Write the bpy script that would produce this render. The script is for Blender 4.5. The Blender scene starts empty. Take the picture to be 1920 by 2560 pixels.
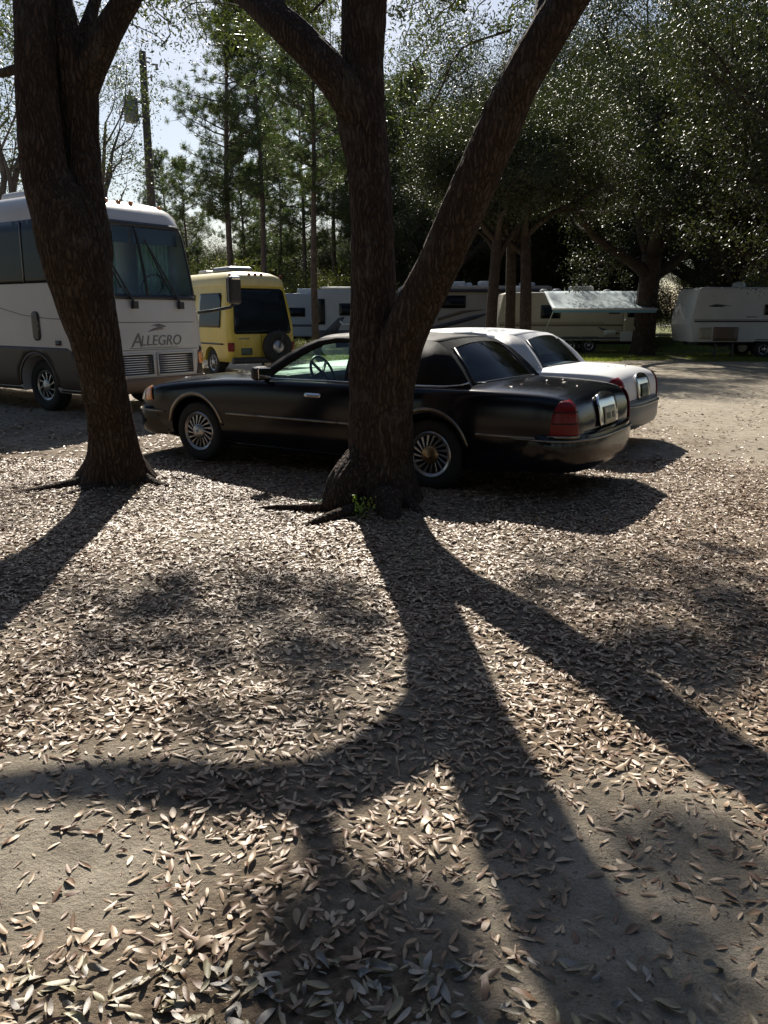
import bpy, bmesh, math, random
import numpy as np
from mathutils import Vector, Matrix, noise
from mathutils.bvhtree import BVHTree
from mathutils.geometry import delaunay_2d_cdt

random.seed(7)
RNG = np.random.default_rng(7)
S = bpy.context.scene
COL = S.collection
R = math.radians

# ---------------------------------------------------------------- camera
FPX, PITCH, EYE = 2024.0, R(13.65), 1.613          # focal length in photo pixels (1920 x 2560), tilt, eye height
cd = bpy.data.cameras.new('camera'); cam = bpy.data.objects.new('camera', cd); COL.objects.link(cam)
cam.location = (0, 0, EYE); cam.rotation_euler = (math.pi/2 - PITCH, 0, 0)
cd.sensor_fit = 'VERTICAL'; cd.sensor_height = 36; cd.lens = 36*FPX/2560
cd.clip_start = .05; cd.clip_end = 3000
S.camera = cam
S.render.resolution_x, S.render.resolution_y = 768, 1024

# ---------------------------------------------------------------- sky, sun, exposure
SUN_AZ, SUN_EL = R(-7.0), R(39.0)                  # azimuth from +Y towards +X
SD = Vector((math.sin(SUN_AZ)*math.cos(SUN_EL), math.cos(SUN_AZ)*math.cos(SUN_EL), math.sin(SUN_EL)))
W = bpy.data.worlds.new('World'); S.world = W; W.use_nodes = True
nt = W.node_tree; nt.nodes.clear()
sky = nt.nodes.new('ShaderNodeTexSky'); sky.sky_type = 'NISHITA'; sky.sun_disc = False
sky.sun_elevation = SUN_EL; sky.sun_rotation = SUN_AZ % (2*math.pi)
sky.air_density = 1.0; sky.dust_density = 1.0; sky.ozone_density = 1.5
bg = nt.nodes.new('ShaderNodeBackground'); bg.inputs[1].default_value = .0566
out = nt.nodes.new('ShaderNodeOutputWorld')
nt.links.new(sky.outputs[0], bg.inputs[0]); nt.links.new(bg.outputs[0], out.inputs[0])
ld = bpy.data.lights.new('sun', 'SUN'); ld.energy = 5.0; ld.angle = R(.53); ld.color = (1, .93, .82)
sun = bpy.data.objects.new('sun', ld); COL.objects.link(sun)
sun.rotation_euler = (-SD).to_track_quat('-Z', 'Y').to_euler(); sun.location = (0, 0, 30)
S.view_settings.view_transform = 'Standard'; S.view_settings.look = 'None'
S.view_settings.exposure = 0.72; S.view_settings.gamma = 1; S.view_settings.use_curve_mapping = False

# ---------------------------------------------------------------- pixel helpers (photo pixels -> directions)
def ray(x, y):
    u, v = (x-960)/FPX, (1280-y)/FPX
    return Vector((u, math.cos(PITCH)+v*math.sin(PITCH), -math.sin(PITCH)+v*math.cos(PITCH)))
def G(x, y, z=0.0):
    d = ray(x, y); return Vector((0, 0, EYE)) + d*((z-EYE)/d.z)
def AY(x, y, Y):
    d = ray(x, y); return Vector((0, 0, EYE)) + d*(Y/d.y)
def sunpt(x, y, h):
    """point at height h whose sun shadow falls on the ground seen at photo pixel (x, y)"""
    return G(x, y) + SD*(h/SD.z)

# ---------------------------------------------------------------- materials
MATS = {}
def mat(name, col, rough=.6, metal=0., var=0., vscale=6., bump=0., bscale=40., coat=0., spec=.5, isl=0., col2=None, stretch=None, dist=.01, detail=4):
    if name in MATS: return MATS[name]
    m = bpy.data.materials.new(name); m.use_nodes = True; n = m.node_tree; N = n.nodes; L = n.links
    b = N['Principled BSDF']; b.inputs['Base Color'].default_value = (*col, 1); b.inputs['Roughness'].default_value = rough
    b.inputs['Metallic'].default_value = metal; b.inputs['Specular IOR Level'].default_value = spec
    b.inputs['Coat Weight'].default_value = coat; b.inputs['Coat Roughness'].default_value = .066
    src = None
    tc = N.new('ShaderNodeTexCoord'); mp = N.new('ShaderNodeMapping')
    L.new(tc.outputs['Object'], mp.inputs[0])
    if stretch: mp.inputs['Scale'].default_value = stretch
    if col2 is not None or var:
        c2 = col2 if col2 is not None else tuple(c*(1-var) for c in col)
        tx = N.new('ShaderNodeTexNoise'); tx.inputs['Scale'].default_value = vscale; tx.inputs['Detail'].default_value = detail
        L.new(mp.outputs[0], tx.inputs['Vector'])
        rp = N.new('ShaderNodeValToRGB'); rp.color_ramp.elements[0].position = .35; rp.color_ramp.elements[1].position = .68
        rp.color_ramp.elements[0].color = (*c2, 1); rp.color_ramp.elements[1].color = (*col, 1)
        L.new(tx.outputs[0], rp.inputs[0]); src = rp.outputs[0]
    if isl:
        g = N.new('ShaderNodeNewGeometry'); hs = N.new('ShaderNodeHueSaturation')
        if src: L.new(src, hs.inputs['Color'])
        else: hs.inputs['Color'].default_value = (*col, 1)
        mr = N.new('ShaderNodeMapRange'); mr.inputs[3].default_value = 1-isl; mr.inputs[4].default_value = 1+isl
        L.new(g.outputs['Random Per Island'], mr.inputs[0]); L.new(mr.outputs[0], hs.inputs['Value']); src = hs.outputs[0]
    if src: L.new(src, b.inputs['Base Color'])
    if bump:
        t2 = N.new('ShaderNodeTexNoise'); t2.inputs['Scale'].default_value = bscale; t2.inputs['Detail'].default_value = 5
        L.new(mp.outputs[0], t2.inputs['Vector'])
        bp = N.new('ShaderNodeBump'); bp.inputs['Strength'].default_value = bump; bp.inputs['Distance'].default_value = dist
        L.new(t2.outputs[0], bp.inputs['Height']); L.new(bp.outputs[0], b.inputs['Normal'])
    MATS[name] = m; return m

def glass(name, tint, refl=1.0, rough=.02, opac=0.):
    m = bpy.data.materials.new(name); m.use_nodes = True; n = m.node_tree; N = n.nodes; L = n.links; N.clear()
    o = N.new('ShaderNodeOutputMaterial'); t = N.new('ShaderNodeBsdfTransparent'); t.inputs[0].default_value = (*tint, 1)
    g = N.new('ShaderNodeBsdfGlossy'); g.inputs['Roughness'].default_value = rough
    lw_ = N.new('ShaderNodeLayerWeight'); lw_.inputs[0].default_value = .5          # Schlick's reflectance, alike from both sides of the pane
    pw = N.new('ShaderNodeMath'); pw.operation = 'POWER'; L.new(lw_.outputs['Facing'], pw.inputs[0]); pw.inputs[1].default_value = 5
    f = N.new('ShaderNodeMath'); f.operation = 'MULTIPLY_ADD'; L.new(pw.outputs[0], f.inputs[0]); f.inputs[1].default_value = .9; f.inputs[2].default_value = .06
    mx = N.new('ShaderNodeMixShader'); L.new(f.outputs[0], mx.inputs[0]); L.new(t.outputs[0], mx.inputs[1]); L.new(g.outputs[0], mx.inputs[2])
    L.new(mx.outputs[0], o.inputs[0]); MATS[name] = m; return m

def leafmat(name, c1, c2, rough=.38, transl=.35, tcol=None, c3=None, spec=.5):
    """leaf: each leaf (mesh island) takes its own tone; glossy top, light passing through"""
    m = bpy.data.materials.new(name); m.use_nodes = True; n = m.node_tree; N = n.nodes; L = n.links; N.clear()
    o = N.new('ShaderNodeOutputMaterial'); b = N.new('ShaderNodeBsdfPrincipled')
    g = N.new('ShaderNodeNewGeometry'); rp = N.new('ShaderNodeValToRGB'); L.new(g.outputs['Random Per Island'], rp.inputs[0])
    e = rp.color_ramp.elements; e[0].color = (*c1, 1); e[1].color = (*c2, 1)
    if c3: k = e.new(.55); k.color = (*c3, 1)
    L.new(rp.outputs[0], b.inputs['Base Color']); b.inputs['Roughness'].default_value = rough; b.inputs['Specular IOR Level'].default_value = spec
    if transl:
        t = N.new('ShaderNodeBsdfTranslucent'); mm = N.new('ShaderNodeMixRGB'); mm.blend_type = 'MULTIPLY'; mm.inputs[0].default_value = 1
        L.new(rp.outputs[0], mm.inputs[1]); mm.inputs[2].default_value = (*(tcol or (1.6, 1.8, .8)), 1); L.new(mm.outputs[0], t.inputs[0])
        mx = N.new('ShaderNodeMixShader'); mx.inputs[0].default_value = transl
        L.new(b.outputs[0], mx.inputs[1]); L.new(t.outputs[0], mx.inputs[2]); L.new(mx.outputs[0], o.inputs[0])
    else: L.new(b.outputs[0], o.inputs[0])
    MATS[name] = m; return m

# ---------------------------------------------------------------- mesh helpers
def tag(o, label=None, cat=None, group=None, kind=None):
    if label: o['label'] = label
    if cat: o['category'] = cat
    if group: o['group'] = group
    if kind: o['kind'] = kind
    return o
def empty(name, loc=(0, 0, 0), rz=0., label=None, cat=None, group=None):
    o = bpy.data.objects.new(name, None); COL.objects.link(o); o.location = loc; o.rotation_euler = (0, 0, rz); o.empty_display_size = .2
    return tag(o, label, cat, group)
def link(name, me, m, parent=None):
    o = bpy.data.objects.new(name, me); COL.objects.link(o)
    if m is not None and not me.materials: me.materials.append(MATS[m] if isinstance(m, str) else m)
    if parent: o.parent = parent
    return o
def npmesh(name, v, quads=None, tris=None):
    me = bpy.data.meshes.new(name); v = np.asarray(v, np.float32)
    idx = []; tot = []
    if quads is not None and len(quads): idx.append(np.asarray(quads, np.int32).ravel()); tot.append(np.full(len(quads), 4, np.int32))
    if tris is not None and len(tris): idx.append(np.asarray(tris, np.int32).ravel()); tot.append(np.full(len(tris), 3, np.int32))
    idx = np.concatenate(idx); tot = np.concatenate(tot)
    me.vertices.add(len(v)); me.vertices.foreach_set('co', v.ravel())
    me.loops.add(len(idx)); me.loops.foreach_set('vertex_index', idx)
    me.polygons.add(len(tot)); me.polygons.foreach_set('loop_start', np.concatenate([[0], np.cumsum(tot)[:-1]]).astype(np.int32))
    me.update(calc_edges=True); me.validate(); return me

class MB:
    def __init__(s): s.v = []; s.f = []
    def add(s, v, f):
        n = len(s.v); s.v += [tuple(a) for a in v]; s.f += [tuple(i+n for i in q) for q in f]; return s
    def box(s, c, d, rz=0., rx=0., ry=0.):
        M = Matrix.Translation(c) @ Matrix.Rotation(rz, 4, 'Z') @ Matrix.Rotation(ry, 4, 'Y') @ Matrix.Rotation(rx, 4, 'X')
        v = [M @ Vector((x*d[0]/2, y*d[1]/2, z*d[2]/2)) for x in (-1, 1) for y in (-1, 1) for z in (-1, 1)]
        return s.add(v, [(0, 1, 3, 2), (4, 6, 7, 5), (0, 4, 5, 1), (2, 3, 7, 6), (0, 2, 6, 4), (1, 5, 7, 3)])
    def tube(s, pts, rad, seg=8, fn=None, cap=True):
        pts = [Vector(p) for p in pts]
        if not hasattr(rad, '__len__'): rad = [rad]*len(pts)
        T = [(pts[min(i+1, len(pts)-1)]-pts[max(i-1, 0)]).normalized() for i in range(len(pts))]
        u = T[0].orthogonal().normalized(); v = []; acc = 0.
        for i, p in enumerate(pts):
            if i: acc += (p-pts[i-1]).length
            u = (u - T[i]*u.dot(T[i])).normalized(); w = T[i].cross(u)
            for k in range(seg):
                a = 2*math.pi*k/seg; r = rad[i]
                if fn: r *= fn(a, acc, p)
                v.append(p + u*(math.cos(a)*r) + w*(math.sin(a)*r))
        f = [(i*seg+k, i*seg+(k+1) % seg, (i+1)*seg+(k+1) % seg, (i+1)*seg+k) for i in range(len(pts)-1) for k in range(seg)]
        if cap: f += [tuple(range(seg))[::-1], tuple((len(pts)-1)*seg+k for k in range(seg))]
        return s.add(v, f)
    def lathe(s, prof, c=(0, 0, 0), axis='Y', seg=32):
        """prof: (radius, offset along axis); closed end to end when radius 0"""
        c = Vector(c); v = []; n = len(prof)
        for r, h in prof:
            for k in range(seg):
                a = 2*math.pi*k/seg; p = (r*math.cos(a), r*math.sin(a))
                v.append(c + Vector({'Y': (p[0], h, p[1]), 'Z': (p[0], p[1], h), 'X': (h, p[0], p[1])}[axis]))
        f = [(i*seg+k, i*seg+(k+1) % seg, (i+1)*seg+(k+1) % seg, (i+1)*seg+k) for i in range(n-1) for k in range(seg)]
        f += [tuple(range(seg))[::-1], tuple((n-1)*seg+k for k in range(seg))]
        return s.add(v, f)
    def build(s, name, m, parent=None, smooth=False, bevel=0., bseg=2, angle=None):
        me = bpy.data.meshes.new(name); me.from_pydata(s.v, [], s.f); me.update()
        bm = bmesh.new(); bm.from_mesh(me); bmesh.ops.recalc_face_normals(bm, faces=bm.faces); bm.to_mesh(me); bm.free()
        if smooth or angle:
            me.shade_smooth()
            if angle: me.set_sharp_from_angle(angle=R(angle))
        o = link(name, me, m, parent)
        if bevel:
            b = o.modifiers.new('bevel', 'BEVEL'); b.width = bevel; b.segments = bseg; b.limit_method = 'ANGLE'; b.angle_limit = R(40)
        return o
def boxo(name, m, parent, c, d, bevel=.01, rz=0., rx=0., ry=0.): return MB().box(c, d, rz, rx, ry).build(name, m, parent, bevel=bevel)
def evaluated(o):
    dg = bpy.context.evaluated_depsgraph_get(); dg.update()
    me = bpy.data.meshes.new_from_object(o.evaluated_get(dg)); return me
def bvh_of(me): return BVHTree.FromPolygons([v.co for v in me.vertices], [tuple(p.vertices) for p in me.polygons])
def carve(o, cutters):
    """subtract solids from o and bake the result"""
    for c in cutters:
        m = o.modifiers.new('cut', 'BOOLEAN'); m.operation = 'DIFFERENCE'; m.object = c; m.solver = 'EXACT'
    par = o.parent; o.parent = None; bpy.context.view_layer.update()          # cut in the body's own space
    me = evaluated(o); o.parent = par; old = o.data; nm = old.name; mats = list(old.materials)
    o.modifiers.clear(); o.data = me; bpy.data.meshes.remove(old); me.name = nm
    if not me.materials:
        for q in mats: me.materials.append(q)
    for c in cutters: bpy.data.objects.remove(c)
    return me
def patch(name, m, parent, bvh, poly, org, U, V, D, off=.003, step=.06, thick=.004, smooth=True):
    """a plate following a body's surface: outline poly in (u, v), dropped along D onto the body"""
    org, U, V, D = Vector(org), Vector(U), Vector(V), Vector(D).normalized()
    bd = []
    for i, a in enumerate(poly):
        b = poly[(i+1) % len(poly)]; l = math.hypot(b[0]-a[0], b[1]-a[1]); k = max(1, int(l/step))
        bd += [(a[0]+(b[0]-a[0])*j/k, a[1]+(b[1]-a[1])*j/k) for j in range(k)]
    n = len(bd); P = [Vector(q) for q in bd]
    def inside(x, y):
        c = False
        for i in range(n):
            (x1, y1), (x2, y2) = bd[i], bd[i-1]
            if (y1 > y) != (y2 > y) and x < (x2-x1)*(y-y1)/(y2-y1)+x1: c = not c
        return c
    us = [p[0] for p in bd]; vs = [p[1] for p in bd]
    x = min(us)+step*.5
    while x < max(us):
        y = min(vs)+step*.5
        while y < max(vs):
            if inside(x, y) and min((x-q[0])**2+(y-q[1])**2 for q in bd) > (step*.4)**2: P.append(Vector((x, y)))
            y += step
        x += step
    v2, _, f2, *_ = delaunay_2d_cdt(P, [(i, (i+1) % n) for i in range(n)], [], 1, 1e-6)
    v3 = []
    for q in v2:
        p = org+U*q[0]+V*q[1]; h = bvh.ray_cast(p, D)
        if h[0] is None: h = bvh.find_nearest(p)
        nn = h[1] if h[1].dot(D) < 0 else -h[1]
        v3.append(h[0]+nn*off)
    me = bpy.data.meshes.new(name); me.from_pydata([tuple(q) for q in v3], [], [tuple(q) for q in f2]); me.update()
    bm = bmesh.new(); bm.from_mesh(me); bmesh.ops.recalc_face_normals(bm, faces=bm.faces); bm.normal_update()
    if sum((f.normal.dot(D)*f.calc_area() for f in bm.faces)) > 0: bmesh.ops.reverse_faces(bm, faces=bm.faces)
    bm.to_mesh(me); bm.free()
    if smooth: me.shade_smooth()
    o = link(name, me, m, parent)
    if thick: s = o.modifiers.new('thick', 'SOLIDIFY'); s.thickness = thick; s.offset = 1; 
    return o
def rect(x0, x1, y0, y1, r=0., n=4):
    if r <= 0: return [(x0, y0), (x1, y0), (x1, y1), (x0, y1)]
    o = []
    for cx, cy, a0 in ((x1-r, y0+r, -90), (x1-r, y1-r, 0), (x0+r, y1-r, 90), (x0+r, y0+r, 180)):
        o += [(cx+r*math.cos(R(a0+90*k/n)), cy+r*math.sin(R(a0+90*k/n))) for k in range(n+1)]
    return o
def text_mesh(txt, size, shear=0., depth=.004):
    c = bpy.data.curves.new('lettering', 'FONT'); c.body = txt; c.size = size; c.shear = shear; c.extrude = depth; c.align_x = 'CENTER'
    o = bpy.data.objects.new('lettering', c); COL.objects.link(o); me = evaluated(o); bpy.data.objects.remove(o); return me
# ---------------------------------------------------------------- surface materials
def bark_material(name, ridge, furrow, lichen, scale=30):
    m = bpy.data.materials.new(name); m.use_nodes = True; n = m.node_tree; N = n.nodes; L = n.links; b = N['Principled BSDF']
    b.inputs['Roughness'].default_value = .92; b.inputs['Specular IOR Level'].default_value = .2
    tc = N.new('ShaderNodeTexCoord'); mp = N.new('ShaderNodeMapping'); mp.inputs['Scale'].default_value = (1, 1, .14); L.new(tc.outputs['Object'], mp.inputs[0])
    # warp so that the furrows wander and break into plates
    wn = N.new('ShaderNodeTexNoise'); wn.inputs['Scale'].default_value = 5; L.new(tc.outputs['Object'], wn.inputs['Vector'])
    wa = N.new('ShaderNodeVectorMath'); wa.operation = 'MULTIPLY_ADD'; L.new(wn.outputs['Color'], wa.inputs[0]); wa.inputs[1].default_value = (.12, .12, .12); L.new(mp.outputs[0], wa.inputs[2])
    vo = N.new('ShaderNodeTexVoronoi'); vo.feature = 'DISTANCE_TO_EDGE'; vo.inputs['Scale'].default_value = scale; L.new(wa.outputs[0], vo.inputs['Vector'])
    fn = N.new('ShaderNodeTexNoise'); fn.inputs['Scale'].default_value = 70; fn.inputs['Detail'].default_value = 6; L.new(mp.outputs[0], fn.inputs['Vector'])
    r1 = N.new('ShaderNodeValToRGB'); r1.color_ramp.elements[0].position = .02; r1.color_ramp.elements[1].position = .32; r1.color_ramp.elements[0].color = (*furrow, 1); r1.color_ramp.elements[1].color = (*ridge, 1); L.new(vo.outputs['Distance'], r1.inputs[0])
    ln_ = N.new('ShaderNodeTexNoise'); ln_.inputs['Scale'].default_value = 4.5; ln_.inputs['Detail'].default_value = 8; ln_.inputs['Roughness'].default_value = .7; L.new(tc.outputs['Object'], ln_.inputs['Vector'])
    r2 = N.new('ShaderNodeValToRGB'); r2.color_ramp.elements[0].position = .54; r2.color_ramp.elements[1].position = .72; r2.color_ramp.elements[1].color = (.75, .75, .75, 1); L.new(ln_.outputs[0], r2.inputs[0])
    mx = N.new('ShaderNodeMixRGB'); L.new(r2.outputs[0], mx.inputs[0]); L.new(r1.outputs[0], mx.inputs[1]); mx.inputs[2].default_value = (*lichen, 1)
    mu = N.new('ShaderNodeMixRGB'); mu.blend_type = 'OVERLAY'; mu.inputs[0].default_value = .7; L.new(mx.outputs[0], mu.inputs[1]); L.new(fn.outputs[0], mu.inputs[2]); L.new(mu.outputs[0], b.inputs['Base Color'])
    ad = N.new('ShaderNodeMath'); ad.operation = 'MULTIPLY_ADD'; L.new(fn.outputs[0], ad.inputs[0]); ad.inputs[1].default_value = .25
    mi = N.new('ShaderNodeMath'); mi.operation = 'MINIMUM'; L.new(vo.outputs['Distance'], mi.inputs[0]); mi.inputs[1].default_value = .3; L.new(mi.outputs[0], ad.inputs[2])
    bp = N.new('ShaderNodeBump'); bp.inputs['Strength'].default_value = 1.; bp.inputs['Distance'].default_value = .05; L.new(ad.outputs[0], bp.inputs['Height']); L.new(bp.outputs[0], b.inputs['Normal'])
    MATS[name] = m
bark_material('bark', (.095, .068, .052), (.038, .027, .020), (.125, .115, .095))
mat('bark_pine', (.13, .09, .07), .9, col2=(.06, .042, .034), vscale=7, bump=.8, bscale=20, stretch=(1, 1, .5), dist=.02)
mat('bark_grey', (.13, .115, .10), .9, col2=(.07, .06, .052), vscale=6, bump=.6, bscale=20, dist=.015)
mat('pole_wood', (.12, .10, .085), .85, col2=(.07, .055, .045), vscale=5, stretch=(3, 3, .3), bump=.3)
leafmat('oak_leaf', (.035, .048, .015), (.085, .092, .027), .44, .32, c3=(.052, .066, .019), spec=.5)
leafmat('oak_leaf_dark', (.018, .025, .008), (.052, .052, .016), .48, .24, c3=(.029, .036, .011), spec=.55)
leafmat('pine_needle', (.05, .075, .03), (.085, .105, .04), .45, .3)
leafmat('shrub_leaf', (.05, .065, .02), (.13, .12, .04), .4, .4)
leafmat('sprig_leaf', (.20, .30, .05), (.30, .38, .07), .4, .4)
leafmat('grass_blade', (.10, .13, .025), (.20, .21, .055), .5, .4)
leafmat('litter', (.15, .072, .038), (.52, .40, .275), .5, 0, c3=(.31, .205, .12), spec=.55)
LEAF1 = [mat('fallen_leaf_%s' % k, tuple(q*.66 for q in c), .42, var=.35, vscale=30, bump=.3, bscale=90, dist=.002, spec=.8) for k, c in
         (('tan', (.50, .40, .24)), ('pale', (.62, .55, .45)), ('brown', (.27, .155, .085)), ('straw', (.50, .42, .22)), ('grey', (.46, .41, .35)), ('rust', (.36, .20, .10)))]

def cr(pts, step=.05):
    """Catmull-Rom through (x, y, z, r) points"""
    P = [np.array(p, float) for p in pts]; P = [2*P[0]-P[1]]+P+[2*P[-1]-P[-2]]; o = []
    for i in range(1, len(P)-2):
        n = max(2, int(np.linalg.norm(P[i+1][:3]-P[i][:3])/step))
        for k in range(n):
            t = k/n
            o.append(.5*((2*P[i])+(P[i+1]-P[i-1])*t+(2*P[i-1]-5*P[i]+4*P[i+1]-P[i+2])*t*t+(3*P[i]-P[i-1]-3*P[i+1]+P[i+2])*t**3))
    o.append(P[-2]); return [tuple(q[:3]) for q in o], [max(.004, q[3]) for q in o]

# ---------------------------------------------------------------- ground
TREES_AT = [(.02, 6.95), (-2.52, 7.72)]
def gz(x, y):
    x = np.asarray(x, float); y = np.asarray(y, float)
    near = np.exp(-((np.maximum(0, np.hypot(x, y)-14))/10)**2)
    z = near*(.010*np.sin(1.9*x+.7*y+1)+.009*np.sin(-1.1*x+2.3*y)+.006*np.sin(4.1*x+3.3*y+2)+.005*np.sin(5.3*x-4.7*y))
    for tx, ty in TREES_AT: z = z+.05*np.exp(-((x-tx)**2+(y-ty)**2)/.35)
    return z
def vnoise(x, y, s, seed=0):
    x = np.asarray(x)/s; y = np.asarray(y)/s; o = 0
    r = np.random.default_rng(seed)
    for k in range(7):
        a = r.uniform(0, 6.28); f = r.uniform(.6, 1.9); o = o+np.sin(f*(x*math.cos(a)+y*math.sin(a))*2.2+r.uniform(0, 6.28))
    return o/7
def ell(x, y, cx, cy, rx, ry): return np.exp(-(((x-cx)/rx)**2+((y-cy)/ry)**2)**1.5)
def road(x, y):
    """sandy drive: runs across on the far side of the parked cars and swings towards the camera on the right"""
    return np.clip(1/(1+np.exp(-(x-(3.3+.16*(y-7.5)))*2.4)), 0, 1)*np.clip((y-6.6)/1.6, 0, 1)*np.clip((24-y)/3, 0, 1)
def dens(x, y):
    x = np.asarray(x, float); y = np.asarray(y, float)
    d = 1.0+.55*vnoise(x, y, .55, 3)+.35*vnoise(x, y, .22, 5)
    for px, py, rx, ry, k in ((150, 2170, .45, .34, .82), (40, 1960, .5, .2, .65), (420, 1900, .5, .14, .5), (1790, 2280, .50, .55, .58), (1560, 2330, .28, .4, .3), (1850, 1980, .55, .35, .45),
                              (900, 1680, .35, .22, .45), (1250, 2350, .22, .3, .3), (1000, 2260, .25, .2, .3), (60, 1560, .35, .35, .35)):
        c = G(px, py); d = d*(1-k*ell(x, y, c.x, c.y, rx, ry))
    rd = road(x, y)*np.clip(.82+.55*vnoise(x, y*2.6, 1.6, 8), 0, 1)
    d = d*(1-.86*rd)*np.clip((20-y)/9, .12, 1)
    return np.clip(d, 0, 1.4)
def spacing(lo, hi, a, b, st, g=1.18):
    c = list(np.arange(a, b+1e-6, st)); s = st; q = b
    while q < hi: s *= g; q += s; c.append(q)
    s = st; q = a
    while q > lo: s *= g; q -= s; c.insert(0, q)
    return np.array(c)
gx = spacing(-700, 700, -6, 9, .14); gy = spacing(-60, 1500, .5, 17, .14)
X, Y = np.meshgrid(gx, gy); nx, ny = len(gx), len(gy)
V = np.stack([X, Y, gz(X, Y)], -1).reshape(-1, 3)
I = np.arange(nx*ny).reshape(ny, nx)
Q = np.stack([I[:-1, :-1], I[:-1, 1:], I[1:, 1:], I[1:, :-1]], -1).reshape(-1, 4)
me = npmesh('ground', V, Q)
xs, ys = X.ravel(), Y.ravel()
lit = np.clip(dens(xs, ys)*1.05-.25, 0, 1)
gr = np.clip((ys-29.5)/2.5+.8*vnoise(xs, ys, 3, 11), 0, 1)*np.clip((xs+14)/6, 0, 1)
for nm, a in (('litter_cover', lit), ('grass_cover', gr)):
    at = me.attributes.new(nm, 'FLOAT', 'POINT'); at.data.foreach_set('value', a.astype(np.float32))
me.shade_smooth()
gm = bpy.data.materials.new('ground_soil'); gm.use_nodes = True; n = gm.node_tree; N = n.nodes; L = n.links; b = N['Principled BSDF']
b.inputs['Roughness'].default_value = .95; b.inputs['Specular IOR Level'].default_value = .2
tc = N.new('ShaderNodeTexCoord')
def nz(scale, detail=6, rough=.6):
    t = N.new('ShaderNodeTexNoise'); t.inputs['Scale'].default_value = scale; t.inputs['Detail'].default_value = detail; t.inputs['Roughness'].default_value = rough
    L.new(tc.outputs['Object'], t.inputs['Vector']); return t
def ramp(src, p0, c0, p1, c1):
    r = N.new('ShaderNodeValToRGB'); e = r.color_ramp.elements; e[0].position = p0; e[1].position = p1; e[0].color = (*c0, 1); e[1].color = (*c1, 1); L.new(src, r.inputs[0]); return r
def attr(nm): a = N.new('ShaderNodeAttribute'); a.attribute_name = nm; return a
def mixc(f, a, c): m = N.new('ShaderNodeMixRGB'); L.new(f, m.inputs[0]); L.new(a, m.inputs[1]); L.new(c, m.inputs[2]); return m
sand = ramp(nz(7).outputs[0], .3, (.28, .245, .19), .72, (.54, .48, .385))
grit = ramp(nz(160, 3).outputs[0], .35, (.55, .5, .45), .62, (1, 1, 1))
sg = N.new('ShaderNodeMixRGB'); sg.blend_type = 'MULTIPLY'; sg.inputs[0].default_value = .6; L.new(sand.outputs[0], sg.inputs[1]); L.new(grit.outputs[0], sg.inputs[2])
hum = ramp(nz(26).outputs[0], .35, (.11, .08, .055), .7, (.28, .215, .15))
al = attr('litter_cover'); ag = attr('grass_cover')
m1 = mixc(al.outputs['Fac'], sg.outputs[0], hum.outputs[0])
gcol = ramp(nz(1.2).outputs[0], .35, (.085, .09, .03), .7, (.19, .20, .06))
m2 = mixc(ag.outputs['Fac'], m1.outputs[0], gcol.outputs[0])
L.new(m2.outputs[0], b.inputs['Base Color'])
bp = N.new('ShaderNodeBump'); bp.inputs['Strength'].default_value = 1.; bp.inputs['Distance'].default_value = .02
L.new(nz(55, 8, .7).outputs[0], bp.inputs['Height']); L.new(bp.outputs[0], b.inputs['Normal'])
MATS['ground_soil'] = gm
go = link('ground', me, gm); tag(go, kind='structure', label='sandy soil with leaf mould and grass beyond')

# pale track across the far field
fx = np.linspace(-200, 300, 60); fv = []
for x in fx: fv += [(x, 128+.01*x, .012), (x, 138+.01*x, .012)]
mat('far_track', (.55, .52, .46), .9, var=.2, vscale=.4)
tag(link('road', npmesh('road', fv, [(2*i, 2*i+2, 2*i+3, 2*i+1) for i in range(59)]), 'far_track'), kind='structure', label='pale track across the far field')

# ---------------------------------------------------------------- fallen leaves
def leaf_template(rows=3):
    t = {2: np.array([.24, .68]), 3: np.array([.16, .5, .83])}.get(rows, np.concatenate([[.07], np.linspace(.22, .8, rows-2), [.94]]))
    w = np.sin(np.pi*t**.9)**.62
    v = [(0, 0)]; 
    for a, q in zip(t, w): v += [(a, -.5*q), (a, 0), (a, .5*q)]
    v += [(1, 0)]; f = []; n = rows
    f3 = [(0, 1, 2), (0, 2, 3)]; f4 = []
    for i in range(n-1):
        o = 1+3*i; f4 += [(o, o+3, o+4, o+1), (o+1, o+4, o+5, o+2)]
    o = 1+3*(n-1); e = 1+3*n; f3 += [(o, e, o+1), (o+1, e, o+2)]
    return np.array(v), np.array(f4), np.array(f3)
def leaf_shape(T, length, width, cup, bend, twist):
    x = T[:, 0]-.5; y = T[:, 1]
    z = cup*width*(2*y)**2 + bend*length*(x**2) + twist*y*x*length
    return np.stack([x*length, y*width, z], -1)
# scatter
def scatter(n, y0, y1, keep):
    y = np.sqrt(RNG.uniform(y0**2, y1**2, n)); x = RNG.uniform(-1, 1, n)*(.53*y+1.3)
    k = RNG.uniform(0, 1, n) < dens(x, y)*keep
    return x[k], y[k]
T, F4, F3 = leaf_template(3)
parts = [scatter(118000, 1.2, 9.2, 1.0), scatter(56000, 9.2, 18, .55)]
x = np.concatenate([p[0] for p in parts]); y = np.concatenate([p[1] for p in parts])
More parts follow.
